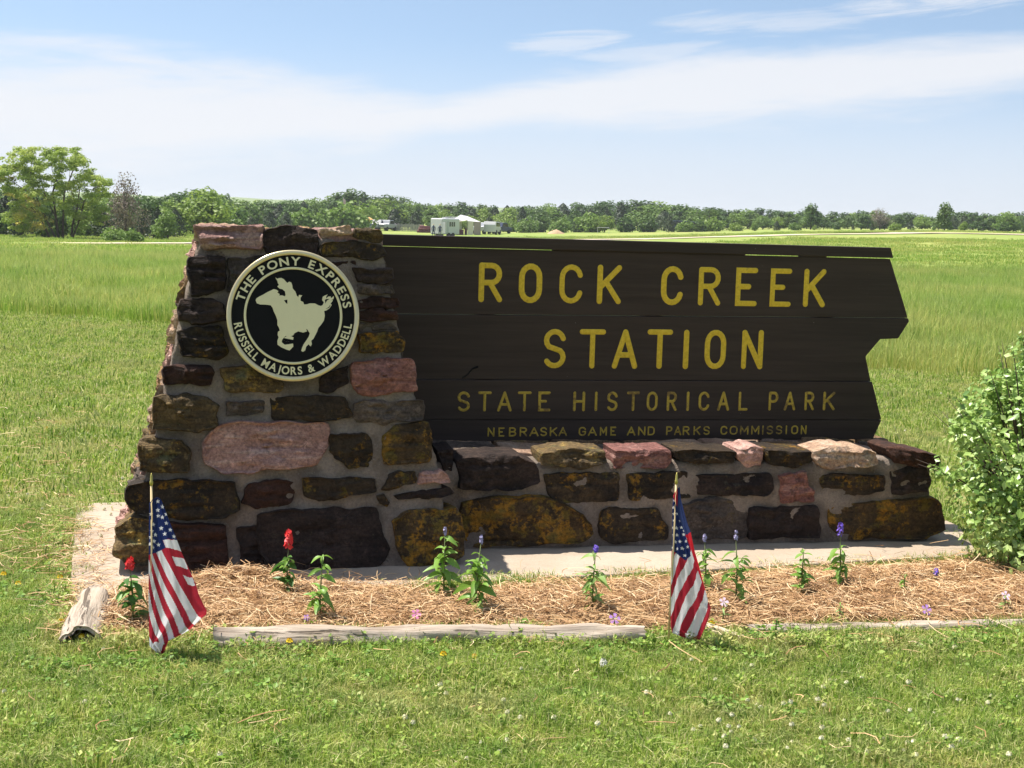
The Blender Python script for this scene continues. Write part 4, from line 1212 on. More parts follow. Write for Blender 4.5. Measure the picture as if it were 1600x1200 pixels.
def trunk_me(h, r, seed, name='trunk', limbs=4):
    rs = random.Random(seed); mb = MB()
    mb.tube([(0, 0, -.3), (rs.uniform(-.1, .1), 0, h*.3), (rs.uniform(-.2, .2), rs.uniform(-.2, .2), h*.6), (0, 0, h*.85)], [r*1.2, r, r*.6, r*.2], 7)
    for i in range(limbs):
        a = rs.uniform(0, 6.28); z0 = h*rs.uniform(.2, .5)
        mb.tube([(0, 0, z0), (math.cos(a)*h*.12, math.sin(a)*h*.12, z0+h*.13), (math.cos(a)*h*.24, math.sin(a)*h*.24, z0+h*.32)], [r*.5, r*.35, r*.12], 5)
    return mb.me(name, BARK, True)
protos = {}
def proto(kind, me_c, me_t, name):
    protos[kind] = (name, me_c, me_t)
for i in range(6): proto('d%d' % i, decid_mesh('crown', 7, [6.2, 7.2, 5.4, 8.0, 6.6, 5.0][i], 2600, .42, M_DEC if i not in (1, 4) else M_LIM, 10+i, .06, i+1), trunk_me(7, .16, i), 'leafy_tree')
for i in range(4): proto('c%d' % i, cedar_mesh('crown', 7, [3.6, 4.4, 3.0, 4.8][i], 2400, .32, M_CED, i), trunk_me(7, .13, i, limbs=0), 'cedar_tree')
proto('s0', decid_mesh('crown', 3, 5.0, 1500, .34, M_LIM, 8, .0, 21), trunk_me(3, .07, 8), 'shrub')
proto('s1', decid_mesh('crown', 3, 4.2, 1500, .34, M_DEC, 8, .0, 22), trunk_me(3, .07, 9), 'shrub')
proto('b0', decid_mesh('crown', 7, 6.5, 3000, .20, M_BRN, 9, .1, 23), trunk_me(7, .14, 5, limbs=9), 'bare_tree')
LAB = {
 'd': ('leafy green tree among the far tree line beyond the field', 'tree', 'leafy trees in the far tree line'),
 'c': ('dark green cedar among the far tree line beyond the field', 'tree', 'dark cedars in the far tree line'),
 's': ('low green shrub at the foot of the far tree line', 'shrub', 'shrubs at the foot of the far tree line')}
def tree(kind, px, dist, top_py=None, h=None, wscale=1.0, label=None, group=None, base_dz=-.1):
    name, mc, mt = protos[kind]
    p = place(px, dist); hor = 335+.0279*(px-800)
    H0 = 3 if kind[0] == 's' else 7
    if top_py is not None: h = (hor-top_py)/FPX*dist+1.6-p.z
    k = h/H0
    l, cat, gr = LAB.get(kind[0], LAB['d'])
    t = thing(name, label or l, cat, (p.x, p.y, p.z+base_dz), None if label else gr, random.uniform(0, 6.28))
    t.scale = (k*wscale, k*wscale, k)
    obj('crown', mc, t); obj('trunk', mt, t)
    return t
# skyline samples: px -> y of tree tops
SKX = [-80, 0, 60, 150, 200, 230, 262, 300, 330, 352, 380, 420, 470, 520, 545, 575, 610, 650, 700, 760, 800, 850, 900, 960, 1010, 1050, 1100, 1150, 1200, 1240, 1300, 1350, 1400, 1450, 1500, 1540, 1600, 1700]
SKY_ = [293, 292, 298, 303, 306, 305, 304, 293, 292, 300, 313, 312, 311, 304, 298, 301, 302, 314, 317, 316, 318, 318, 317, 313, 315, 318, 321, 328, 325, 327, 331, 330, 333, 336, 331, 333, 329, 330]
def sky_y(px): return float(np.interp(px, SKX, SKY_))
SEGS = [(130, 'left of the brownish tree'), (300, 'just left of the stone pillar'), (440, 'over the pillar top left'), (600, 'over the pillar top right'), (680, 'left of the horse trailer'), (800, 'behind the horse trailer'), (960, 'above the word ROCK'), (1150, 'above the sign middle'), (1400, 'above the sign right part'), (9999, 'right of the sign end')]
def tlabel(kd, px, row):
    seg = next(t for l, t in SEGS if px < l)
    w = {'d': 'leafy green tree', 'c': 'dark green cedar', 's': 'low green shrub'}[kd[0]]
    r_ = {0: 'at the back of the tree line', 1: 'in the tree line', 2: 'before the tree line'}[row]
    return '%s %s %s' % (w, r_, seg), '%ss %s %s' % (w, r_, seg)
def ltree(kd, px, d, top, row, **k):
    d *= float(np.interp(px, [-100, 250, 420, 620], [.5, .56, .82, 1.0]))
    t = tree(kd, px, d, top, **k); t['label'], t['group'] = tlabel(kd, px, row); return t
def tree_line():
    px = -120
    while px < 1720:                         # back row
        d = random.uniform(300, 345); kd = random.choice(['d0', 'd1', 'd2', 'd3', 'd4', 'd0', 'd3', 'd5', 'c1' if px < 1000 else 'd2'])
        ltree(kd, px, d, sky_y(px)+random.uniform(-3, 4), 0, wscale=random.uniform(1.2, 1.7)+(.5 if px > 1000 else 0)); px += random.uniform(13, 22)
    px = -110
    while px < 1720:                         # middle row
        d = random.uniform(255, 290); hor = 335+.0279*(px-800)
        cedar = random.random() < (.42 if 560 < px < 1000 else .22)
        kd = random.choice(['c0', 'c1', 'c2', 'c3']) if cedar else random.choice(['d0', 'd1', 'd2', 'd3', 'd4'])
        ltree(kd, px, d, sky_y(px)+random.uniform(3, 12), 1, wscale=random.uniform(1.0, 1.5)+(.4 if px > 1000 else 0)); px += random.uniform(15, 27)
    px = -100
    while px < 1720:                         # front row
        d = random.uniform(232, 250)
        if 640 < px < 800: d = 250
        kd = random.choice(['c0', 'c2', 'd0', 'd1', 'd4', 's0', 's1', 's1', 's0', 'c1'])
        base = 335+.0279*(px-800)
        tp = sky_y(px)+random.uniform(14, 26)
        ltree(kd, px, d, min(tp, base+12), 2, wscale=random.uniform(.9, 1.4) if kd[0] != 's' else 1.2); px += random.uniform(20, 36)
tree_line()
# trees one can tell apart
tree('b0', 196, 122, 268, wscale=.75, label='sparse brownish nearly bare tree right of the big yellow-green tree', base_dz=-.2)['category'] = 'tree'
tree('d1', 322, 150, 291, wscale=1.2, label='rounded bright green tree rising above the tree line left of the pillar top')
tree('d2', 549, 262, 294, wscale=1.1, label='tall pale green tree above the tree line over the right of the pillar')
tree('d5', 1476, 222, 317, wscale=1.0, label='tall dark leafy tree standing alone at the far right of the field')
tree('d5', 1267, 250, 318, wscale=1.2, label='airy tree poking above the tree line right of the sign middle')
tree('b0', 1375, 262, 325, wscale=1.5, label='grey leafless tree in the tree line above the sign right end')['category'] = 'tree'
tree('s0', 178, 110, 350, wscale=1.3, label='bright green rounded shrub at the foot of the brownish tree')
tree('s0', 205, 108, 353, wscale=1.1, label='bright green shrub just left of the pillar top at the field edge')
tree('d4', 262, 128, 325, wscale=1.1, label='mid green bushy tree beside the field road left of the pillar')

def big_tree():
    d = 118; base = place(96, d); base.z -= .3
    t = thing('feathery_tree', 'large feathery yellow-green tree with several leaning dark trunks at the left', 'tree', base)
    s = d/FPX            # metres per pixel
    U = lambda x_, y_, w=0: Vector(((x_-96)*s, w, (372-y_)*s))
    rot = -math.atan2(hdir(96).x, hdir(96).y); t.rotation_euler.z = rot
    limbs = [  # px polylines with radii in px
      ([(92, 378), (88, 340), (84, 300), (92, 270), (100, 245)], 3.6, 0), ([(92, 378), (78, 345), (66, 320), (50, 300), (28, 285)], 2.8, -.8),
      ([(96, 378), (98, 335), (100, 300), (112, 268), (118, 245)], 3.2, .6), ([(108, 378), (112, 345), (118, 318), (122, 290), (132, 265)], 3.0, .2),
      ([(84, 378), (72, 350), (60, 330), (44, 322), (30, 335)], 2.3, 1.2), ([(108, 375), (120, 340), (128, 310), (142, 290), (156, 285)], 2.2, -.6),
      ([(66, 320), (55, 290), (52, 265), (60, 245)], 1.6, -.5), ([(88, 335), (72, 300), (66, 270), (74, 245)], 1.8, .9), ([(118, 318), (108, 290), (108, 262)], 1.3, .5),
      ([(60, 330), (40, 305), (22, 290), (8, 282)], 1.2, .3), ([(112, 345), (130, 335), (148, 330)], 1.1, .5), ([(100, 300), (84, 268), (82, 245)], 1.3, -1.0)]
    for pts, r, w in limbs:
        n = len(pts); P = [U(x_+random.uniform(-1, 1), y_, w*i/(n-1)*1.6) for i, (x_, y_) in enumerate(pts)]
        obj('limb', MB().tube(P, [r*s*.62*(1-.75*i/(n-1)) for i in range(n)], 7).me('limb', BARK, True), t)
    pads = [(96, 240, 30, 9), (70, 246, 26, 9), (110, 252, 20, 9), (122, 262, 14, 7), (48, 256, 20, 8), (30, 270, 16, 7), (84, 262, 30, 9), (58, 275, 20, 7), (105, 275, 18, 7), (130, 280, 16, 6), (75, 290, 16, 6), (140, 292, 16, 7), (118, 300, 12, 5), (150, 305, 18, 8),
            (45, 292, 14, 5), (90, 310, 12, 5), (140, 325, 16, 7), (160, 320, 14, 8), (122, 330, 9, 5), (62, 300, 12, 5), (145, 345, 18, 8), (36, 352, 14, 6), (125, 355, 14, 8), (168, 285, 10, 8)]
    ypads = [(18, 268, 12, 5), (12, 278, 12, 4), (28, 262, 10, 4), (45, 312, 12, 4), (55, 322, 14, 4), (35, 338, 14, 4), (60, 340, 12, 4), (70, 315, 8, 3), (45, 350, 10, 4), (78, 345, 8, 3), (24, 330, 9, 3)]
    OUT = [(6, 268), (16, 248), (40, 238), (80, 231), (120, 233), (128, 252), (150, 262), (165, 280), (160, 325), (148, 352), (132, 362), (118, 335), (100, 322), (62, 330), (40, 358), (16, 350), (26, 312), (8, 290)]
    YOUT = [(2, 262), (30, 256), (34, 275), (20, 292), (34, 305), (80, 308), (84, 345), (60, 356), (26, 350), (22, 320), (4, 285)]
    for nm, out, mat, n, nl in (('crown', OUT, M_LOC, 56000, 400), ('yellow_foliage', YOUT, M_YEL, 5000, 46)):
        lobes = []
        while len(lobes) < nl:
            x_, y_ = random.uniform(0, 178), random.uniform(228, 365)
            if not inpoly(x_, y_, out): continue
            if nm == 'crown' and y_ > 290 and 55 < x_ < 125 and random.random() < .4: continue
            w_ = 3.4*math.sqrt(max(.05, 1-((x_-88)/95)**2)); c_ = U(x_, y_, random.uniform(-w_, w_)); q_ = random.uniform(.6, 1.3)
            lobes.append((c_.x, c_.y, c_.z, 9.5*s*q_, 9.5*s*q_, 4.2*s*q_))
        P, N = lobes_points(lobes, n, .0); N[:, 2] += .6
        keep = np.array([mn.noise(Vector(p)*1.0) > -.22 for p in P]); P, N = P[keep], N[keep]
        rnd = np.clip(.55+np.array([mn.noise(Vector(p)*.7) for p in P])*.7+rng.normal(0, .12, len(P)), 0, 1)
        V, F, r = cards(P, N, .15, rnd, 1.2)
        obj(nm, mesh(nm, V, F, mat, False, {'rnd': r}), t)
big_tree()

# ------------------------------------------------------------------ bush at the right
def bush():
    b = on_z(1636, 900, 0); t = thing('leafy_bush', 'dense light green leafy bush at the right edge beside the wall end', 'bush', (b.x, b.y+.15, 0))
    L = [(0.02, 0, .55, .42, .42, .42), (-.22, -.05, .42, .26, .26, .26), (.2, .1, .62, .4, .4, .38), (-.1, .05, .75, .28, .28, .22), (-.28, 0, .62, .16, .16, .15), (0, -.15, .3, .36, .3, .28), (-.25, -.1, .22, .18, .2, .2), (.35, -.1, .4, .4, .4, .4),
         (.25, .1, .9, .3, .3, .22), (-.36, .05, .48, .12, .15, .1), (.05, .1, .93, .14, .14, .12), (-.12, -.25, .16, .25, .2, .16), (.2, -.2, .2, .4, .25, .2)]
    for k in range(46):        # loose sprigs that break the outline
        a = random.uniform(0, 6.28); e = random.uniform(-.1, 1.3); R0 = random.uniform(.36, .5)
        c0 = Vector((math.cos(a)*math.cos(e)*R0, math.sin(a)*math.cos(e)*R0*.8, .48+math.sin(e)*R0*1.05)); d0 = (c0-Vector((0, 0, .3))).normalized()
        for q_ in range(4): cc = c0+d0*q_*.045; L.append((cc.x, cc.y, cc.z, .05-.008*q_, .05-.008*q_, .05-.008*q_))
        obj('branch', MB().tube([Vector((0, 0, .2)).lerp(c0, .5), c0, c0+d0*.17], [.005, .003, .001], 5).me('branch', BARK, True), t)
    P, N = lobes_points(L, 23000, .3)
    keep = np.array([mn.noise(Vector(p)*6.5) > -.10 and p[2] > .02 for p in P]); P, N = P[keep], N[keep]; N[:, 2] += .4; N[:, 1] -= .2
    rnd = np.clip(.5+np.array([mn.noise(Vector(p)*4) for p in P])*.4+rng.normal(0, .22, len(P)), 0, 1)
    V, F, r = cards(P, N, .031, rnd, 1.15, .55)
    obj('foliage', mesh('foliage', V, F, M_BUSH, False, {'rnd': r}), t, kind='stuff')
    for k in range(26):
        a = random.uniform(0, 6.28); l = random.uniform(.3, .62)
        p1 = Vector((math.cos(a)*.12, math.sin(a)*.12, l*.45)); p2 = Vector((math.cos(a)*random.uniform(.2, .42), math.sin(a)*random.uniform(.2, .42), l+.15))
        obj('branch', MB().tube([(0, 0, -.03), p1, p2], [.008, .006, .002], 5).me('branch', BARK, True), t)
bush()

# ------------------------------------------------------------------ bedding plants
M_LEAF = [flat('salvia_leaf', (.20, .36, .06), .45, 0, .4, .2, 80), flat('dark_leaf', (.08, .19, .035), .4, 0, .4, .2, 80), flat('pale_leaf', (.28, .42, .12), .5, 0, .4, .2, 80)]
for mm in M_LEAF:    # give the leaves some see-through light
    nt = mm.node_tree; out = [n_ for n_ in nt.nodes if n_.type == 'OUTPUT_MATERIAL'][0]; pb = [n_ for n_ in nt.nodes if n_.type == 'BSDF_PRINCIPLED'][0]
    tr = nt.nodes.new('ShaderNodeBsdfTranslucent'); mx = nt.nodes.new('ShaderNodeMixShader'); mx.inputs[0].default_value = .35
    nt.links.new(pb.inputs['Base Color'].links[0].from_socket, tr.inputs[0]); nt.links.new(pb.outputs[0], mx.inputs[1]); nt.links.new(tr.outputs[0], mx.inputs[2]); nt.links.new(mx.outputs[0], out.inputs[0])
M_STEM = flat('green_stem', (.14, .17, .06), .6); M_PET = {
 'red': flat('red_petals', (.70, .03, .03), .5), 'violet': flat('violet_petals', (.16, .09, .52), .5), 'bud': flat('pale_violet_buds', (.36, .33, .52), .6),
 'pink': flat('pink_petals', (.82, .30, .52), .5), 'palepink': flat('pale_pink_petals', (.85, .62, .72), .5), 'lilac': flat('lilac_petals', (.52, .28, .66), .5),
 'yellow': flat('yellow_petals', (.85, .58, .02), .5), 'white': flat('white_clover_petals', (.78, .74, .52), .6, 0, .3, .1), 'puff': flat('seed_fluff', (.62, .60, .54), .8)}
def leaf_me(L, W_, mat, droop=.35):
    n = 6; vs = []; fs = []
    for i in range(n+1):
        t = i/n; w = W_*.5*math.sin(math.pi*min(1, t*.93+.04))**.8; x_ = L*t; z = L*(.22*t-droop*t*t)
        vs += [(x_, -w, z+w*.35), (x_, 0, z), (x_, w, z+w*.35)]
    for i in range(n):
        b = i*3; fs += [(b, b+1, b+4, b+3), (b+1, b+2, b+5, b+4)]
    return mesh('leaf', vs, fs, mat, True)
LEAVES = [leaf_me(1, .46, M_LEAF[0], .7), leaf_me(1, .6, M_LEAF[1], .6), leaf_me(1, .36, M_LEAF[2], .75)]
LEAFN = leaf_me(1, .3, M_LEAF[0], .5)
def spike_me(kind, h, r, n, sz):
    P = []; 
    t = rng.uniform(0, 1, n); a = rng.uniform(0, 6.28, n); rr = r*(.5+.5*np.sin(np.pi*np.clip(t*.9+.1, 0, 1)))
    P = np.stack([np.cos(a)*rr, np.sin(a)*rr, h*t], 1); N = np.stack([np.cos(a), np.sin(a), rng.uniform(0, 1, n)], 1)
    V, F, r_ = cards(P, N, sz, np.ones(n), 2.0, .3)
    return mesh('flower', V, F, M_PET[kind])
def petals_me(kind, r, n=5, dome=0):
    vs = []; fs = []
    for k in range(n):
        a = 2*math.pi*k/n; b = len(vs)
        for (rr, da, z) in ((0, 0, 0), (.55, -.42, .1), (1, -.36, .12), (1.08, 0, .1), (1, .36, .12), (.55, .42, .1)):
            vs.append((math.cos(a+da)*rr*r, math.sin(a+da)*rr*r, z*r+dome*(1-rr)*r))
        fs.append(tuple(range(b, b+6)))
    return mesh('flower', vs, fs, M_PET[kind])
def plant(name, label, cat, base, h, nodes, lsize, leaf=0, spread=1.0, flower=None, bare=.0, lean=(0, 0), lowdense=False, group=None):
    bx_ = on_z(base[0], base[1], .045)
    t = thing(name, label, cat, (bx_.x, bx_.y, bedz(bx_.x, bx_.y)-.005), group)
    top = Vector((lean[0]*h, lean[1]*h, h)); mid = Vector((lean[0]*h*.2, 0, h*.5))
    obj('stem', MB().tube([(0, 0, -.01), mid, top], [.0038, .003, .0016], 6).me('stem', M_STEM, True), t)
    at = lambda f_: (Vector((0, 0, 0)).lerp(mid, f_*2) if f_ < .5 else mid.lerp(top, f_*2-1))
    a0 = random.uniform(0, 3)
    nodes = nodes+(2 if h > .1 else 0)
    def put(pos, a, l):
        o = obj('leaf', LEAVES[leaf] if random.random() < .75 else LEAFN, t, pos)
        o.rotation_euler = (random.uniform(-.7, .7), random.gauss(-.1, .4), a); o.scale = (l*spread, l*random.uniform(.7, 1.1), l*random.uniform(.6, 1.5))
    for i in range(nodes):
        f_ = .08+(1-bare-.08)*(i+random.uniform(-.2, .2))/max(1, nodes-1); f_ = min(max(f_, .02), 1)
        for s_ in ((0, math.pi) if not lowdense else (0, 2.1, 4.2)):
            if random.random() < .08: continue
            a = a0+i*1.45+s_+random.uniform(-.5, .5)
            put(at(f_), a, 1.25*lsize*random.uniform(.55, 1.2)*(1-.4*max(0, f_-.55)/.45))
    if h > .15:      # side shoots
        for k in range(random.randint(2, 4)):
            f_ = random.uniform(.12, .6); a = random.uniform(0, 6.28); L_ = h*random.uniform(.14, .26); p0_ = at(f_)
            d_ = Vector((math.cos(a)*.6, math.sin(a)*.6, .8)).normalized(); p1_ = p0_+d_*L_
            obj('side_shoot', MB().tube([p0_, p0_+d_*L_*.5, p1_], [.002, .0016, .001], 5).me('side_shoot', M_STEM, True), t)
            for q_ in (.5, .8, 1.0):
                for s_ in (0, math.pi): put(p0_+d_*L_*q_, a+1.2*q_*3+s_, lsize*random.uniform(.45, .8))
    if flower:
        kd, fh, fr = flower
        if kd in ('red', 'violet', 'bud') and fh > 0:
            o = obj('flower', spike_me(kd, fh, fr*.8, 42 if kd == 'red' else 46, .020 if kd == 'red' else .011 if kd == 'violet' else .009), t, top-Vector((0, 0, fh*.25)))
        else:
            o = obj('flower', petals_me(kd, fr), t, top); o.rotation_euler = (.95, random.uniform(-.2, .2), .1)
    return t
m_ = 1/385.
plant('salvia_plant', 'dark leaved red salvia half hidden left of the left flag', 'flower plant', (208, 968), .22, 6, .065, 1, 1, ('red', .035, .016), .2, (-.05, 0))
plant('salvia_plant', 'red salvia with a bright red flower spike in front of the pillar', 'flower plant', (448, 925), .205, 5, .055, 1, 1, ('red', .07, .018), .3, (.03, 0))
plant('salvia_plant', 'green salvia without flowers right of the red one', 'flower plant', (500, 962), .235, 8, .062, 0, .85, None, 0, (.03, 0))
plant('salvia_plant', 'tallest dense leafy salvia where the pillar meets the wall', 'flower plant', (693, 930), .265, 9, .060, 0, 1, ('bud', .03, .007), .08, (0, 0), True)
plant('salvia_plant', 'leafy salvia with a pale bud just right of the tallest dense one', 'flower plant', (743, 950), .27, 8, .068, 0, 1, ('bud', .035, .007), .22, (.06, 0))
plant('salvia_plant', 'salvia with one small violet flower in front of the low wall middle', 'flower plant', (925, 950), .235, 8, .065, 2, .9, ('violet', .025, .012), .02, (.03, 0))
plant('salvia_plant', 'thin salvia with a pale bud just behind the right flag', 'flower plant', (1102, 922), .215, 6, .055, 0, .8, ('bud', .03, .008), .22, (-.06, 0))
plant('salvia_plant', 'lanky salvia with a pale violet bud second right of the right flag', 'flower plant', (1150, 942), .27, 6, .062, 0, .9, ('bud', .035, .009), .22, (-.05, 0))
plant('zinnia_plant', 'upright plant with tiered leaves and no flower in front of the low wall', 'plant', (1252, 927), .185, 7, .05, 0, .8, None, 0, (0, 0), True)
plant('salvia_plant', 'salvia with a bright violet-blue flower spike near the wall right end', 'flower plant', (1312, 915), .235, 6, .06, 0, .9, ('violet', .055, .016), .32, (-.05, 0))
sm = dict(spread=.9)
plant('vinca_plant', 'single pink vinca flower low in the straw left of the tallest salvia', 'flower plant', (650, 968), .045, 2, .03, 2, 1, ('pink', 0, .019))
plant('vinca_plant', 'pale pink vinca flower right behind the right flag', 'flower plant', (1130, 962), .085, 4, .028, 2, 1, ('palepink', 0, .019))
plant('vinca_plant', 'pale pink vinca flower at the far right of the bed', 'flower plant', (1570, 948), .065, 4, .03, 2, 1, ('palepink', 0, .019))
plant('petunia_plant', 'lilac petunia with two blooms left of the right flag', 'flower plant', (960, 972), .05, 3, .03, 0, 1, ('lilac', 0, .022))
plant('petunia_plant', 'lilac petunia low in the straw at the right of the bed', 'flower plant', (1447, 958), .045, 3, .032, 0, 1, ('lilac', 0, .022))
plant('petunia_plant', 'small lilac flower at the foot of the flowerless salvia', 'flower plant', (479, 972), .03, 2, .03, 2, 1, ('lilac', 0, .012))
plant('salvia_plant', 'short salvia with dark violet bloom near the bush', 'flower plant', (1462, 905), .03, 3, .035, 0, 1, ('violet', .03, .013))
for (x_, y_, hh, lf, lb) in ((1412, 928, .085, 0, 'small green sprout left of the short violet salvia'), (1312, 960, .06, 2, 'pale green sprout low in front of the violet-blue salvia'), (820, 972, .045, 0, 'tiny green sprout at the bed edge in front of the low wall'), (1212, 990, .05, 0, 'small weed beside the dark edging log'), (335, 985, .06, 1, 'weed sprouting at the left end of the long log')):
    plant('sprout', lb, 'plant', (x_, y_), hh, 4, .032, lf, .8, None, 0, (0, 0), True)

# ------------------------------------------------------------------ dandelions and clover
STEM1 = MB().tube([(0, 0, 0), (0, 0, .045)], [.0014, .0012], 5).me('stem', M_STEM)
DH = spike_me('yellow', .008, .012, 70, .010)
def dandelion(px, py, i, lb):
    p = on_t(px, py+6); t = thing('dandelion', lb, 'flower', (p.x, p.y, p.z), 'yellow dandelions in the grass')
    t.scale = (.9,)*3
    obj('stem', STEM1, t); o = obj('flower', DH, t, (0, 0, .045))
DN = [(73, 672, 'yellow dandelion in the lawn at the left edge, the farthest one from the bed'), (94, 911, 'yellow dandelion in the grass left of the concrete slab corner'), (6, 906, 'dandelion at the left picture edge, beside another slightly lower one'), (29, 921, 'lower dandelion of the pair at the left picture edge'), (96, 981, 'dandelion just left of the hollow log'), (128, 1006, 'dandelion in front of the open end of the hollow log'),
      (414, 1012, 'dandelion against the left end of the long log'), (452, 1013, 'small dandelion just right of another at the long log'), (741, 1038, 'dandelion in the grass in front of the long log middle'), (692, 1034, 'orange tinted dandelion left of another before the long log'), (1111, 984, 'dandelion beside the pale timber stake')]
for i, (x_, y_, lb) in enumerate(DN): dandelion(x_, y_, i, lb)
CH = spike_me('white', .009, .0075, 70, .0075)
STEM2 = MB().tube([(0, 0, 0), (0, 0, .036)], [.001, .0009], 5).me('stem', M_STEM)
cl = thing('clover_flower', 'white clover flower head in the mown grass', 'flower', (0, 0, 0), 'white clover flowers in the grass')
obj('stem', STEM2, cl); obj('flower', CH, cl, (0, 0, .036))
spots = []
while len(spots) < 95:
    x_, y_ = random.uniform(0, 1600), random.uniform(1010, 1200)
    if random.random() < (.10+.9*smooth(500, 1300, x_))*(.25+.75*smooth(1010, 1150, y_)): spots.append((x_, y_))
while len(spots) < 130: spots.append((random.uniform(0, 250), random.uniform(560, 900)))
while len(spots) < 138: spots.append((random.uniform(1380, 1500), random.uniform(620, 680)))
first = True
for (x_, y_) in spots:
    p = on_t(x_, y_)
    if inpoly(p.x, p.y, bedXY): continue
    s_ = random.uniform(.55, 1.05)
    if first: cl.location = p; first = False
    else:
        c_ = dup(cl, p, random.uniform(0, 6), (s_, s_, s_))
p = on_t(942, 1056); pf_ = thing('dandelion_clock', 'round pale dandelion seed head in the grass before the bed', 'flower', p)
obj('stem', STEM1, pf_); obj('seed_head', spike_me('puff', .026, .013, 110, .005), pf_, (0, 0, .036))

# ------------------------------------------------------------------ grass
def grass_mat(name, stops, dry, dryamt, tip=None, trans=.35, psc=.7, lo_=.48):
    m, g = newmat(name)
    r = g.n('ShaderNodeAttribute', attribute_name='rnd').outputs['Fac']
    hh = g.n('ShaderNodeAttribute', attribute_name='hgt').outputs['Fac']
    p = g.n('ShaderNodeNewGeometry').outputs['Position']
    big = g.noise(p, psc, 4, .6)
    col = g.ramp(r, stops)
    f = g.m('MULTIPLY', g.ss(g.m('ADD', big, g.m('MULTIPLY', g.m('SUBTRACT', r, .5), .25)), lo_, lo_+.18), dryamt)
    col = g.mix(f, col, dry)
    pt = g.noise(p, psc*6, 3, .6)
    col = g.mix(1.0, col, g.ramp(pt, [(.3, (.66, .78, .7)), (.5, (1, 1, 1)), (.72, (1.22, 1.12, 1.1))]), 'MULTIPLY')
    if tip: col = g.mix(g.m('MULTIPLY', g.ss(hh, .45, 1.0), .7), col, tip)
    finish(g, col, .55, trans=trans, spec=.3)
    return m
G_LAWN = grass_mat('lawn_grass', [(0, (.06, .13, .013)), (.22, (.20, .33, .038)), (.62, (.42, .51, .11)), (.9, (.55, .57, .23)), (1, (.75, .66, .40))], (.54, .50, .21), .62, None, .40, 1.3)
G_FIELD = grass_mat('field_grass', [(0, (.17, .28, .04)), (.5, (.26, .41, .055)), (1, (.38, .50, .10))], (.52, .50, .16), .85, (.46, .54, .17), .45, .16, .43)
def tuft(name, n, rad, hmin, hmax, w, lean, mat, leafy=0):
    a = rng.uniform(0, 6.28, n); r = rad*np.sqrt(rng.uniform(0, 1, n)); bx_ = np.cos(a)*r; by = np.sin(a)*r
    h = rng.uniform(hmin, hmax, n); la = rng.uniform(0, 6.28, n); ln = np.abs(rng.normal(0, lean, n)); fa = rng.uniform(0, 6.28, n)
    fx, fy = np.cos(fa)*w/2, np.sin(fa)*w/2
    V = np.zeros((n, 5, 3)); dx, dy = np.cos(la)*ln*h, np.sin(la)*ln*h
    z0 = np.full(n, -.01)
    V[:, 0] = np.stack([bx_-fx, by-fy, z0], 1); V[:, 1] = np.stack([bx_+fx, by+fy, z0], 1)
    mx, my = bx_+dx*.35, by+dy*.35
    V[:, 2] = np.stack([mx-fx*.8, my-fy*.8, h*.6], 1); V[:, 3] = np.stack([mx+fx*.8, my+fy*.8, h*.6], 1)
    V[:, 4] = np.stack([bx_+dx, by+dy, h*(1-.25*np.minimum(ln, 1.5))], 1)
    b = np.arange(n)[:, None]*5; F = np.concatenate([b+np.array([[0, 1, 3]]), b+np.array([[0, 3, 2]]), b+np.array([[2, 3, 4]])], 0)
    rnd = np.repeat(rng.uniform(0, 1, n), 5); hg = np.tile([0, 0, .6, .6, 1.], n)
    V = V.reshape(-1, 3)
    if leafy:
        P = np.stack([rng.uniform(-rad, rad, leafy), rng.uniform(-rad, rad, leafy), rng.uniform(.012, hmax*.75, leafy)], 1)
        N = rng.normal(0, .45, (leafy, 3)); N[:, 2] = 1
        V2, F2, r2 = cards(P, N, .011, rng.uniform(.1, .75, leafy), 2.6, .4)
        F = np.concatenate([F, F2+len(V)], 0); V = np.concatenate([V, V2], 0); rnd = np.concatenate([rnd, r2]); hg = np.concatenate([hg, np.full(len(V2), .5)])
    return mesh(name, V, F, mat, False, {'rnd': rnd, 'hgt': hg})
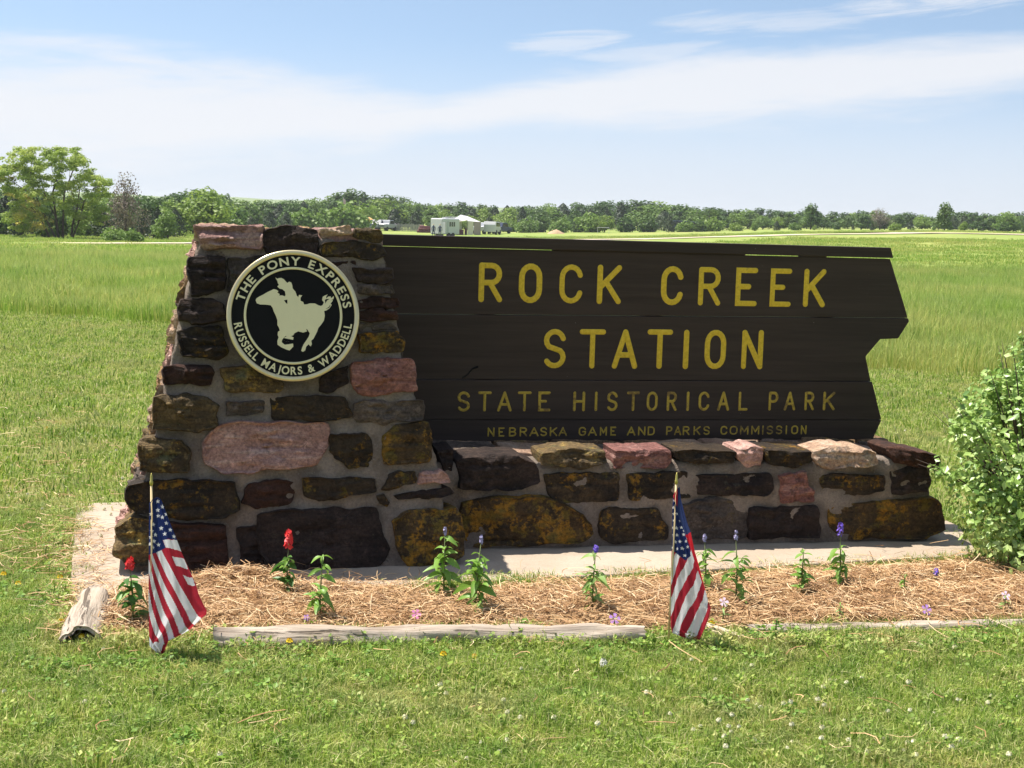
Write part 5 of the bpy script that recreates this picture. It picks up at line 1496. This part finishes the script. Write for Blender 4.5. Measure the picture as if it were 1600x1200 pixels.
def gn_scatter(name, pts, rots, tilts, scales, idx, sources, mat):
    """pts as a vertex cloud; each gets one of the source tufts"""
    c = bpy.data.collections.new(name+'_tufts')
    for i, s_ in enumerate(sources):
        o = bpy.data.objects.new('%s_%02d' % (name, i), s_); c.objects.link(o)
    me = mesh(name, pts, [], mat)
    for nm, arr in (('rz', rots), ('tx', tilts), ('sc', scales)):
        at = me.attributes.new(nm, 'FLOAT', 'POINT'); at.data.foreach_set('value', np.asarray(arr, np.float32))
    at = me.attributes.new('ix', 'INT', 'POINT'); at.data.foreach_set('value', np.asarray(idx, np.int32))
    ng = bpy.data.node_groups.new(name+'_scatter', 'GeometryNodeTree')
    ng.interface.new_socket('Geometry', in_out='INPUT', socket_type='NodeSocketGeometry'); ng.interface.new_socket('Geometry', in_out='OUTPUT', socket_type='NodeSocketGeometry')
    N = ng.nodes; Lk = ng.links
    gi = N.new('NodeGroupInput'); go = N.new('NodeGroupOutput'); ip = N.new('GeometryNodeInstanceOnPoints'); ci = N.new('GeometryNodeCollectionInfo')
    ci.inputs['Collection'].default_value = c; ci.inputs['Separate Children'].default_value = True; ci.inputs['Reset Children'].default_value = True
    def na(nm, t='FLOAT'):
        n_ = N.new('GeometryNodeInputNamedAttribute'); n_.data_type = t; n_.inputs['Name'].default_value = nm; return n_.outputs['Attribute']
    cx = N.new('ShaderNodeCombineXYZ'); Lk.new(na('tx'), cx.inputs[0]); Lk.new(na('rz'), cx.inputs[2])
    Lk.new(gi.outputs[0], ip.inputs['Points']); Lk.new(ci.outputs[0], ip.inputs['Instance']); ip.inputs['Pick Instance'].default_value = True
    Lk.new(na('ix', 'INT'), ip.inputs['Instance Index']); Lk.new(cx.outputs[0], ip.inputs['Rotation']); Lk.new(na('sc'), ip.inputs['Scale'])
    Lk.new(ip.outputs[0], go.inputs[0])
    o = obj(name, me, kind='stuff'); md = o.modifiers.new('scatter', 'NODES'); md.node_group = ng
    return o
slabXY = [(p.x, p.y) for p in SLABP]
MOW = (on_z(0, 489, 0), on_z(1600, 597, 0))
def mowside(x_, y_):   # >0: beyond the mow line
    a, b = MOW; return (b.x-a.x)*(y_-a.y)-(b.y-a.y)*(x_-a.x)
def in_view(x_, y_, marg):
    a_ = x_*math.sin(YAW)+y_*math.cos(YAW); r_ = x_*math.cos(YAW)-y_*math.sin(YAW)
    return a_ > 1 and abs(r_)/a_ < (.364 if a_ < 7 else .52)+marg/max(a_, 1)
def scatter(name, d0, d1, sp_, sources, cond, mat, smin, smax, marg, edgez=0, tilt=.15):
    pts = []; R2 = []; T2 = []; S2 = []; I2 = []
    x_ = -d1*.6
    W0 = d1
    nx = int(1.6*d1/sp_); ny = int((d1+1)/sp_)
    for i in range(nx):
        for j in range(ny):
            X = -d1*.5+i*sp_+random.uniform(-.5, .5)*sp_; Y = j*sp_+random.uniform(-.5, .5)*sp_
            d = math.hypot(X, Y)
            if d < d0 or d > d1 or not in_view(X, Y, marg) or not cond(X, Y): continue
            s_ = random.uniform(smin, smax)
            if sp_ < .05 and random.random() < .75*smooth(.5, .8, mn.noise(Vector((X*6, Y*6, 3)))*.5+.5): continue
            s_ *= .85+.55*mn.noise(Vector((X*1.7/sp_**.3, Y*1.7/sp_**.3, 2)))
            pts.append((X, Y, tz(X, Y)+edgez)); R2.append(random.uniform(0, 6.28)); T2.append(random.gauss(0, tilt)); S2.append(s_); I2.append(random.randrange(len(sources)))
    print(name, len(pts))
    return gn_scatter(name, pts, R2, T2, S2, I2, sources, mat)
nA = [tuft('tuftA', 120, .07, .012, .055, .0031, .9, G_LAWN, 5 if i % 2 else 0) for i in range(5)]
nB = [tuft('tuftB', 130, .22, .015, .05, .0075, .8, G_LAWN, 0) for i in range(4)]
nC = [tuft('tuftC', 120, .33, .16, .36, .008, .35, G_FIELD) for i in range(4)]
nD = [tuft('tuftD', 160, 1.3, .06, .17, .03, .4, G_FIELD) for i in range(4)]
def lawn_ok(x_, y_):
    if mowside(x_, y_) > 0: return False
    if 4.8 < y_ < 7.8 and -1 < x_ < 4.2:
        if inpoly(x_, y_, bedXY) or (inpoly(x_, y_, slabXY) and edist(x_, y_, slabXY) > .03): return False
        if -.62 < x_ < -.44 and 5.2 < y_ < 5.95: return False
        if y_ > 6.3 and XW0-.2 < x_ < XW1 and y_ < WBACK: return False
    return True
scatter('lawn_grass', 3.2, 7.6, .042, nA, lawn_ok, G_LAWN, .7, 1.3, .25)
scatter('mown_grass', 7.5, 23, .16, nB, lawn_ok, G_LAWN, .8, 1.3, .5)
scatter('tall_field_grass', 12, 48, .34, nC, lambda x_, y_: mowside(x_, y_) > 0, G_FIELD, .7, 1.25, 1, 0, .1)
def far_ok(x_, y_):
    p0_ = Vector((x_, y_)); u_ = p0_.normalized()
    for p in (p0_, p0_+u_*5, p0_+u_*10):
     for i in range(len(RP)-1):
        a = RP[i].xy; b = RP[i+1].xy; t = max(0, min(1, (p-a).dot(b-a)/max(1e-6, (b-a).length_squared)))
        if (a+(b-a)*t-p).length < (3.0 if i < 8 else 19): return False
    return True
scatter('far_field_grass', 46, 190, 1.5, nD, far_ok, G_FIELD, .7, 1.3, 3, 0, .05)
# taller tufts along the bed edge and around slab
edge = []
E2 = tuft('tuftE', 36, .05, .03, .085, .0042, .55, G_LAWN, 14)
pp_ = []
for _ in range(260):
    p = on_z(random.uniform(-20, 1620), random.uniform(1010, 1210), 0); pp_.append((p.x, p.y, -.004))
for _ in range(420):
    if random.random() < .75: p = on_z(random.uniform(150, 1640), random.gauss(1012, 7), 0)
    else: p = on_z(random.gauss(92, 8), random.uniform(790, 1000), 0)
    pp_.append((p.x, p.y, 0))
n_ = len(pp_)
gn_scatter('edge_grass', pp_, rng.uniform(0, 6.28, n_), rng.normal(0, .2, n_), rng.uniform(.5, 1.1, n_), np.zeros(n_), [E2], G_LAWN)

# broad leaved weeds among the grass
M_WEED = leaf_mat('weed_leaves', (.09, .19, .025), (.17, .31, .045), (.30, .44, .09), .35, ob=False)
def weed_me():
    P = []; n = 70
    a = rng.uniform(0, 6.28, n); r = .07*np.sqrt(rng.uniform(0, 1, n)); P = np.stack([np.cos(a)*r, np.sin(a)*r, rng.uniform(.01, .055, n)], 1)
    N = np.stack([np.cos(a)*.5, np.sin(a)*.5, np.ones(n)], 1)+rng.normal(0, .4, (n, 3)); V, F, r_ = cards(P, N, .019, rng.uniform(0, 1, n), 1.3, .5)
    return mesh('weed', V, F, M_WEED, False, {'rnd': r_})
wp = []
for cx_, cy_, sx_, sy_, k_ in ((1120, 1010, 90, 14, 22), (1330, 1005, 120, 12, 28), (120, 1060, 110, 20, 22), (60, 960, 40, 45, 16), (420, 1040, 150, 14, 16), (980, 1015, 60, 8, 18), (560, 1022, 90, 8, 14), (1550, 1010, 50, 8, 14), (700, 1110, 400, 50, 14), (300, 1110, 250, 50, 14)):
    for _ in range(k_):
        p = on_z(random.gauss(cx_, sx_), max(1003, random.gauss(cy_, sy_)) if cx_ > 80 else random.gauss(cy_, sy_), 0)
        if not inpoly(p.x, p.y, bedXY) and not inpoly(p.x, p.y, slabXY): wp.append((p.x, p.y, -.005))
n_ = len(wp)
gn_scatter('lawn_weeds', wp, rng.uniform(0, 6.28, n_), rng.normal(0, .2, n_), rng.uniform(.4, 1.0, n_), rng.integers(0, 3, n_), [weed_me() for _ in range(3)], M_WEED)

# ------------------------------------------------------------------ far camp: trailers, cars, fence, goal
def at_px(px, d, dz=0): p = place(px, d); p.z += dz; return p
def face(px): h = hdir(px); return -math.atan2(h.x, h.y)
def wheel(r, w, x_, y_):
    return MB().tube([(x_, y_-w/2, r), (x_, y_+w/2, r)], [r, r], 14).me('wheel', RUBBER)
def rounded(me_o, w=.08, seg=3):
    b = me_o.modifiers.new('bevel', 'BEVEL'); b.width = w; b.segments = seg; b.limit_method = 'ANGLE'; return me_o
def horse_trailer():
    d = 190; c_ = at_px(696, d)
    t = thing('horse_trailer', 'white horse trailer with two dark rear windows parked before the far trees', 'trailer', c_, None, face(696)+R_(52))
    # local: x = length (rear at +x), y = width
    rounded(obj('body', MB().box((-1.9, -1.0, .45), (1.9, 1.0, 2.55)).me('body', WHITE), t), .12)
    obj('rear_door', MB().box((1.9, -.92, .5), (1.94, -.02, 2.4)).me('rear_door', WHITE), t); obj('rear_door', MB().box((1.9, .02, .5), (1.94, .92, 2.4)).me('rear_door', WHITE), t)
    for y_ in (-.5, .5): obj('window', MB().box((1.94, y_-.24, 1.75), (1.96, y_+.24, 2.05)).me('window', DGLASS), t)
    for x_ in (-1.3, -.2, .25, .7): obj('window', MB().box((x_-.14, -1.03, 1.5), (x_+.14, -.99, 2.1)).me('window', DGLASS), t)
    obj('side_door', MB().box((-.85, -1.04, .6), (-.5, -1.0, 2.2)).me('side_door', SILVER), t)
    obj('roof_vent', MB().box((-.3, -.3, 2.55), (.3, .3, 2.72)).me('roof_vent', WHITE), t)
    for x_ in (-.45, .45):
        for y_ in (-.95, .95): obj('wheel', wheel(.34, .2, x_, y_), t)
    obj('hitch', MB().box((-3.0, -.06, .45), (-1.9, .06, .58)).me('hitch', SILVER), t)
    obj('open_door', MB().box((-1.88, -1.5, .6), (-1.84, -1.02, 2.1)).me('open_door', WHITE), t)
horse_trailer()
def person(px, d, shirt, label):
    c_ = at_px(px, d); t = thing('person', label, 'person', c_, None, face(px))
    me = bpy.data.meshes.new('body')
    V = [(0, 0, .95), (0, 0, 1.2), (0, 0, 1.42), (0, 0, 1.52), (0, 0, 1.66), (-.2, 0, 1.4), (-.27, .02, 1.13), (-.24, -.06, .88), (.2, 0, 1.4), (.27, .02, 1.13), (.24, -.06, .88), (-.1, 0, .88), (-.12, -.02, .5), (-.13, 0, .08), (-.13, -.14, .03), (.1, 0, .88), (.12, .03, .5), (.14, .08, .08), (.14, -.06, .03)]
    E = [(0, 1), (1, 2), (2, 3), (3, 4), (2, 5), (5, 6), (6, 7), (2, 8), (8, 9), (9, 10), (0, 11), (11, 12), (12, 13), (13, 14), (0, 15), (15, 16), (16, 17), (17, 18)]
    me.from_pydata(V, E, []); me.materials.append(shirt)
    o = obj('body', me, t); sk = o.modifiers.new('skin', 'SKIN'); rad = [.15, .15, .15, .06, .105, .07, .05, .035, .07, .05, .035, .1, .075, .05, .045, .1, .075, .05, .045]
    for v, r in zip(me.skin_vertices[0].data, rad): v.radius = (r, r*.75)
    me.skin_vertices[0].data[0].use_root = True
    o.modifiers.new('sub', 'SUBSURF').levels = 1
    obj('hat', MB().tube([(0, 0, 1.68), (0, 0, 1.70), (0, 0, 1.71), (0, 0, 1.8)], [.2, .2, .11, .09], 12).me('hat', PALEW), t)
person(678, 187, DBLUE, 'person in dark clothes standing left of the white horse trailer')
person(688, 186.5, DBLUE, 'person in dark clothes in front of the horse trailer side')
def camper():
    d = 212; c_ = at_px(720, d)
    t = thing('canopy_tent', 'white camper with a cream peaked awning and hanging side walls behind the horse trailer', 'camper', c_, None, face(720))
    obj('camper_box', MB().box((-2.3, 1.2, .5), (.2, 3.6, 2.65)).me('camper_box', WHITE), t)
    # peaked roof
    obj('peaked_roof', MB().add([(-1.0, -1.2, 2.2), (3.0, -1.2, 2.0), (3.0, 2.0, 2.0), (-1.0, 2.0, 2.3), (.0, .4, 3.0), (1.0, .4, 2.8)], [(0, 1, 5, 4), (1, 2, 5), (2, 3, 4, 5), (3, 0, 4), (0, 3, 2, 1)]).me('peaked_roof', WHITE), t)
    obj('awning', MB().add([(-2.2, -1.6, 1.6), (1.0, -1.3, 2.25), (1.0, .5, 2.5), (-2.2, .5, 2.3), (-2.2, -1.6, 1.52), (1.0, -1.3, 2.17), (1.0, .5, 2.42), (-2.2, .5, 2.22)], [(0, 1, 2, 3), (7, 6, 5, 4), (0, 4, 5, 1), (1, 5, 6, 2), (2, 6, 7, 3), (3, 7, 4, 0)]).me('awning', CREAM), t)
    for x0, x1 in ((1.1, 1.9), (2.0, 3.0)): obj('side_wall', MB().box((x0, -1.18, .1), (x1, -1.14, 2.02)).me('side_wall', CREAM if x0 < 1.5 else SHADED), t)
    for x_ in (-2.1, -.6, 1.0, 3.0): obj('pole', MB().tube([(x_, -1.25, 0), (x_, -1.25, 2.1 if x_ > 0 else 1.8)], [.05, .05], 6).me('pole', GREYW), t)
    obj('window', MB().box((-1.8, 1.16, 1.8), (-1.0, 1.2, 2.3)).me('window', DGLASS), t)
    tag(obj('camp_gear', MB().box((-.5, -.6, 0), (.4, .1, .8)).box((-1.6, -.4, 0), (-.9, .2, .6)).box((.6, -.5, 0), (.9, -.2, 1.0)).me('camp_gear', MAROON), None, c_), 'dark red camp chairs and gear under the cream awning', 'camping gear')
camper()
def pickup(px, d, mat, label, rz, van=False, group='vehicles parked by the far trees'):
    c_ = at_px(px, d); t = thing('parked_truck' if not van else 'parked_van', label, 'truck' if not van else 'van', c_, group, face(px)+rz)
    if van: prof = [(-2.4, .4), (2.4, .4), (2.45, 1.0), (1.8, 1.15), (1.2, 1.9), (-2.2, 1.95), (-2.4, 1.5)]
    else: prof = [(-2.6, .5), (2.5, .5), (2.55, .95), (1.5, 1.1), (.9, 1.75), (-.5, 1.78), (-.75, 1.15), (-2.6, 1.15)]
    rounded(obj('body', MB().prism([Vector((x_, 0, z)) for x_, z in prof], (0, -.92, 0), (0, .92, 0)).me('body', mat), t), .06)
    for y_ in (-.93, .93):
        q = [(1.25, 1.15), (.85, 1.65), (-.4, 1.68), (-.5, 1.18)] if not van else [(1.6, 1.2), (1.15, 1.8), (-1.9, 1.82), (-1.9, 1.25)]
        obj('window', MB().prism([Vector((x_, y_, z)) for x_, z in q], (0, -.01, 0), (0, .01, 0)).me('window', DGLASS), t)
    for x_ in (-1.55, 1.55):
        for y_ in (-.85, .85): obj('wheel', wheel(.37, .24, x_, y_), t)
pickup(757, 222, SILVER, 'silver pickup right of the cream awning', R_(60))
pickup(770, 215, WHITE, 'white van second right of the cream awning', R_(80), True)
pickup(781, 226, DBLUE, 'dark truck at the right end of the row of parked vehicles', R_(60))
pickup(590, 236, WHITE, 'white pickup just right of the pillar top', R_(68))
pickup(604, 236, SILVER, 'silver grey truck second right of the pillar top', R_(65))
pickup(1066, 243, DBLUE, 'left of the two dark vehicles below the tree line over the sign', .1, True)
pickup(1080, 245, DBLUE, 'right of the two dark vehicles below the tree line over the sign', .3)
def rv():
    c_ = at_px(561, 232); t = thing('low_trailer', 'low blue and white trailer just over the pillar top', 'trailer', c_, None, face(553))
    rounded(obj('body', MB().box((-2.2, -1.0, .3), (2.1, 1.0, 1.3)).me('body', WHITE), t), .1)
    obj('stripe', MB().box((-2.1, -1.02, .75), (2.0, -.99, 1.1)).me('stripe', BLUEP), t)
    obj('roof', MB().box((-2.0, -.9, 1.3), (1.9, .9, 1.42)).me('roof', DBLUE), t)
    for x_ in (-.6, .6): obj('wheel', wheel(.34, .2, x_, -.95), t)
    o = obj('orange_canopy', MB().add([(0, 0, 1.25), (-.75, -.5, .85), (.6, -.5, .85), (.6, .5, .85), (-.75, .5, .85), (0, 0, .85)], [(0, 1, 2), (0, 2, 3), (0, 3, 4), (0, 4, 1), (1, 4, 3, 2)]).tube([(0, 0, -.95), (0, 0, .95)], [.05, .05], 6).me('orange_canopy', ORANGE), None, at_px(577, 229, .95))
    tag(o, 'small orange peaked canopy beside the low trailer', 'canopy')
rv()
def fence():
    a = at_px(612, 238); b = at_px(662, 236); t = thing('picket_fence', 'grey weathered board fence beneath the trees left of the horse trailer', 'fence', (a+b)/2)
    d = b-a; L = d.length; u = d.normalized(); board_ = MB().box((-.09, -.015, 0), (.09, .015, 1.25)).me('board', GREYW)
    k = int(L/.27); rz = math.atan2(u.y, u.x)
    for i in range(k):
        o = obj('board', board_, t, a+u*(i+.5)*L/k-t.location+Vector((0, 0, random.uniform(-.06, .06)))); o.rotation_euler.z = rz
    for z in (.35, .95): 
        o = obj('rail', MB().box((-L/2, .02, z-.05), (L/2, .06, z+.05)).me('rail', GREYW), t); o.rotation_euler = (0, -math.asin(u.z), rz)
    c_ = at_px(664, 228)
    o = obj('woodpile', MB().tube([(-1.2, 0, .2), (1.1, 0, .25)], [.25, .22]).tube([(-1, -.2, .6), (1.2, 0, .65)], [.22, .2]).tube([(-.8, 0, 1.0), (.9, .1, .9)], [.2, .16]).me('woodpile', MAROON, True), None, c_)
    tag(o, 'reddish brown heap of logs left of the horse trailer', 'woodpile')
fence()
def goal():
    c_ = at_px(943.5, 226); t = thing('metal_frame', 'thin white goal frame standing on the far field edge', 'goal', c_, None, face(943))
    for x_ in (-.9, .9): obj('post', MB().tube([(x_, 0, 0), (x_, 0, 1.0)], [.035, .035], 6).me('post', WHITE), t)
    obj('crossbar', MB().tube([(-.93, 0, 1.0), (.93, 0, 1.0)], [.035, .035], 6).me('crossbar', WHITE), t)
goal()
def mound(px, d, w, h, label):
    c_ = at_px(px, d); vs = []; fs = []; n = 20
    for i in range(8):
        r = 1-i/8
        for j in range(n):
            a = 2*math.pi*j/n; rr = w/2*r*(1+.18*mn.noise(Vector((math.cos(a)*2, math.sin(a)*2, i*.4)))); vs.append((math.cos(a)*rr, math.sin(a)*rr*.7, h*(1-r**1.6)+.08*mn.noise(Vector((a*3, i, 1)))-.1))
    for i in range(7):
        for j in range(n): fs.append((i*n+j, i*n+(j+1) % n, (i+1)*n+(j+1) % n, (i+1)*n+j))
    vs.append((0, 0, h)); fs += [(7*n+j, 7*n+(j+1) % n, len(vs)-1) for j in range(n)]
    tag(obj('dirt_mound', mesh('dirt_mound', vs, fs, DIRT, True), None, c_), label, 'mound')
mound(870, 226, 3.2, .75, 'low sandy dirt mound below the far trees')
c_ = at_px(536, 233); fp = thing('flagpole', 'thin pole with a small pale flag against the trees over the pillar', 'flag', c_, None, face(536))
obj('pole', MB().tube([(0, 0, 0), (0, 0, 5.2)], [.05, .03], 6).me('pole', WHITE), fp)
obj('cloth', MB().add([(0, 0, 5.1), (.45, .1, 4.7), (.4, -.05, 3.9), (.05, 0, 4.2), (0, .02, 5.1), (.45, .12, 4.7), (.4, -.03, 3.9), (.05, .02, 4.2)], [(0, 1, 2, 3), (7, 6, 5, 4), (0, 4, 5, 1), (1, 5, 6, 2), (2, 6, 7, 3)]).me('cloth', flat('pale_flag', (.75, .5, .45), .7)), fp)
# dry twig at the right of the bed
p = on_z(1494, 888, .03); tw = obj('dry_twig', MB().tube([(0, 0, 0), (-.01, 0, .03), (.01, 0, .055), (.03, 0, .06), (.032, 0, .04)], [.002, .002, .0016, .0014, .001], 5).tube([(-.01, 0, .03), (-.04, 0, .05)], [.0014, .001], 5).tube([(0, 0, .01), (.05, 0, .03)], [.0014, .001], 5).me('dry_twig', flat('twig', (.22, .15, .08), .9)), None, (p.x, p.y, .035))
tag(tw, 'dry curled twig at the slab edge near the bush', 'twig')

# ------------------------------------------------------------------ haze
hm = bpy.data.materials.new('haze'); hm.use_nodes = True; hm.node_tree.nodes.clear()
pv = hm.node_tree.nodes.new('ShaderNodeVolumePrincipled'); pv.inputs['Color'].default_value = (.92, .96, 1, 1); pv.inputs['Density'].default_value = .00022; pv.inputs['Anisotropy'].default_value = .2
ho = hm.node_tree.nodes.new('ShaderNodeOutputMaterial'); hm.node_tree.links.new(pv.outputs[0], ho.inputs['Volume'])
obj('haze', MB().box((-4700, -4700, -16), (4700, 4700, 26)).me('haze', hm), kind='stuff')
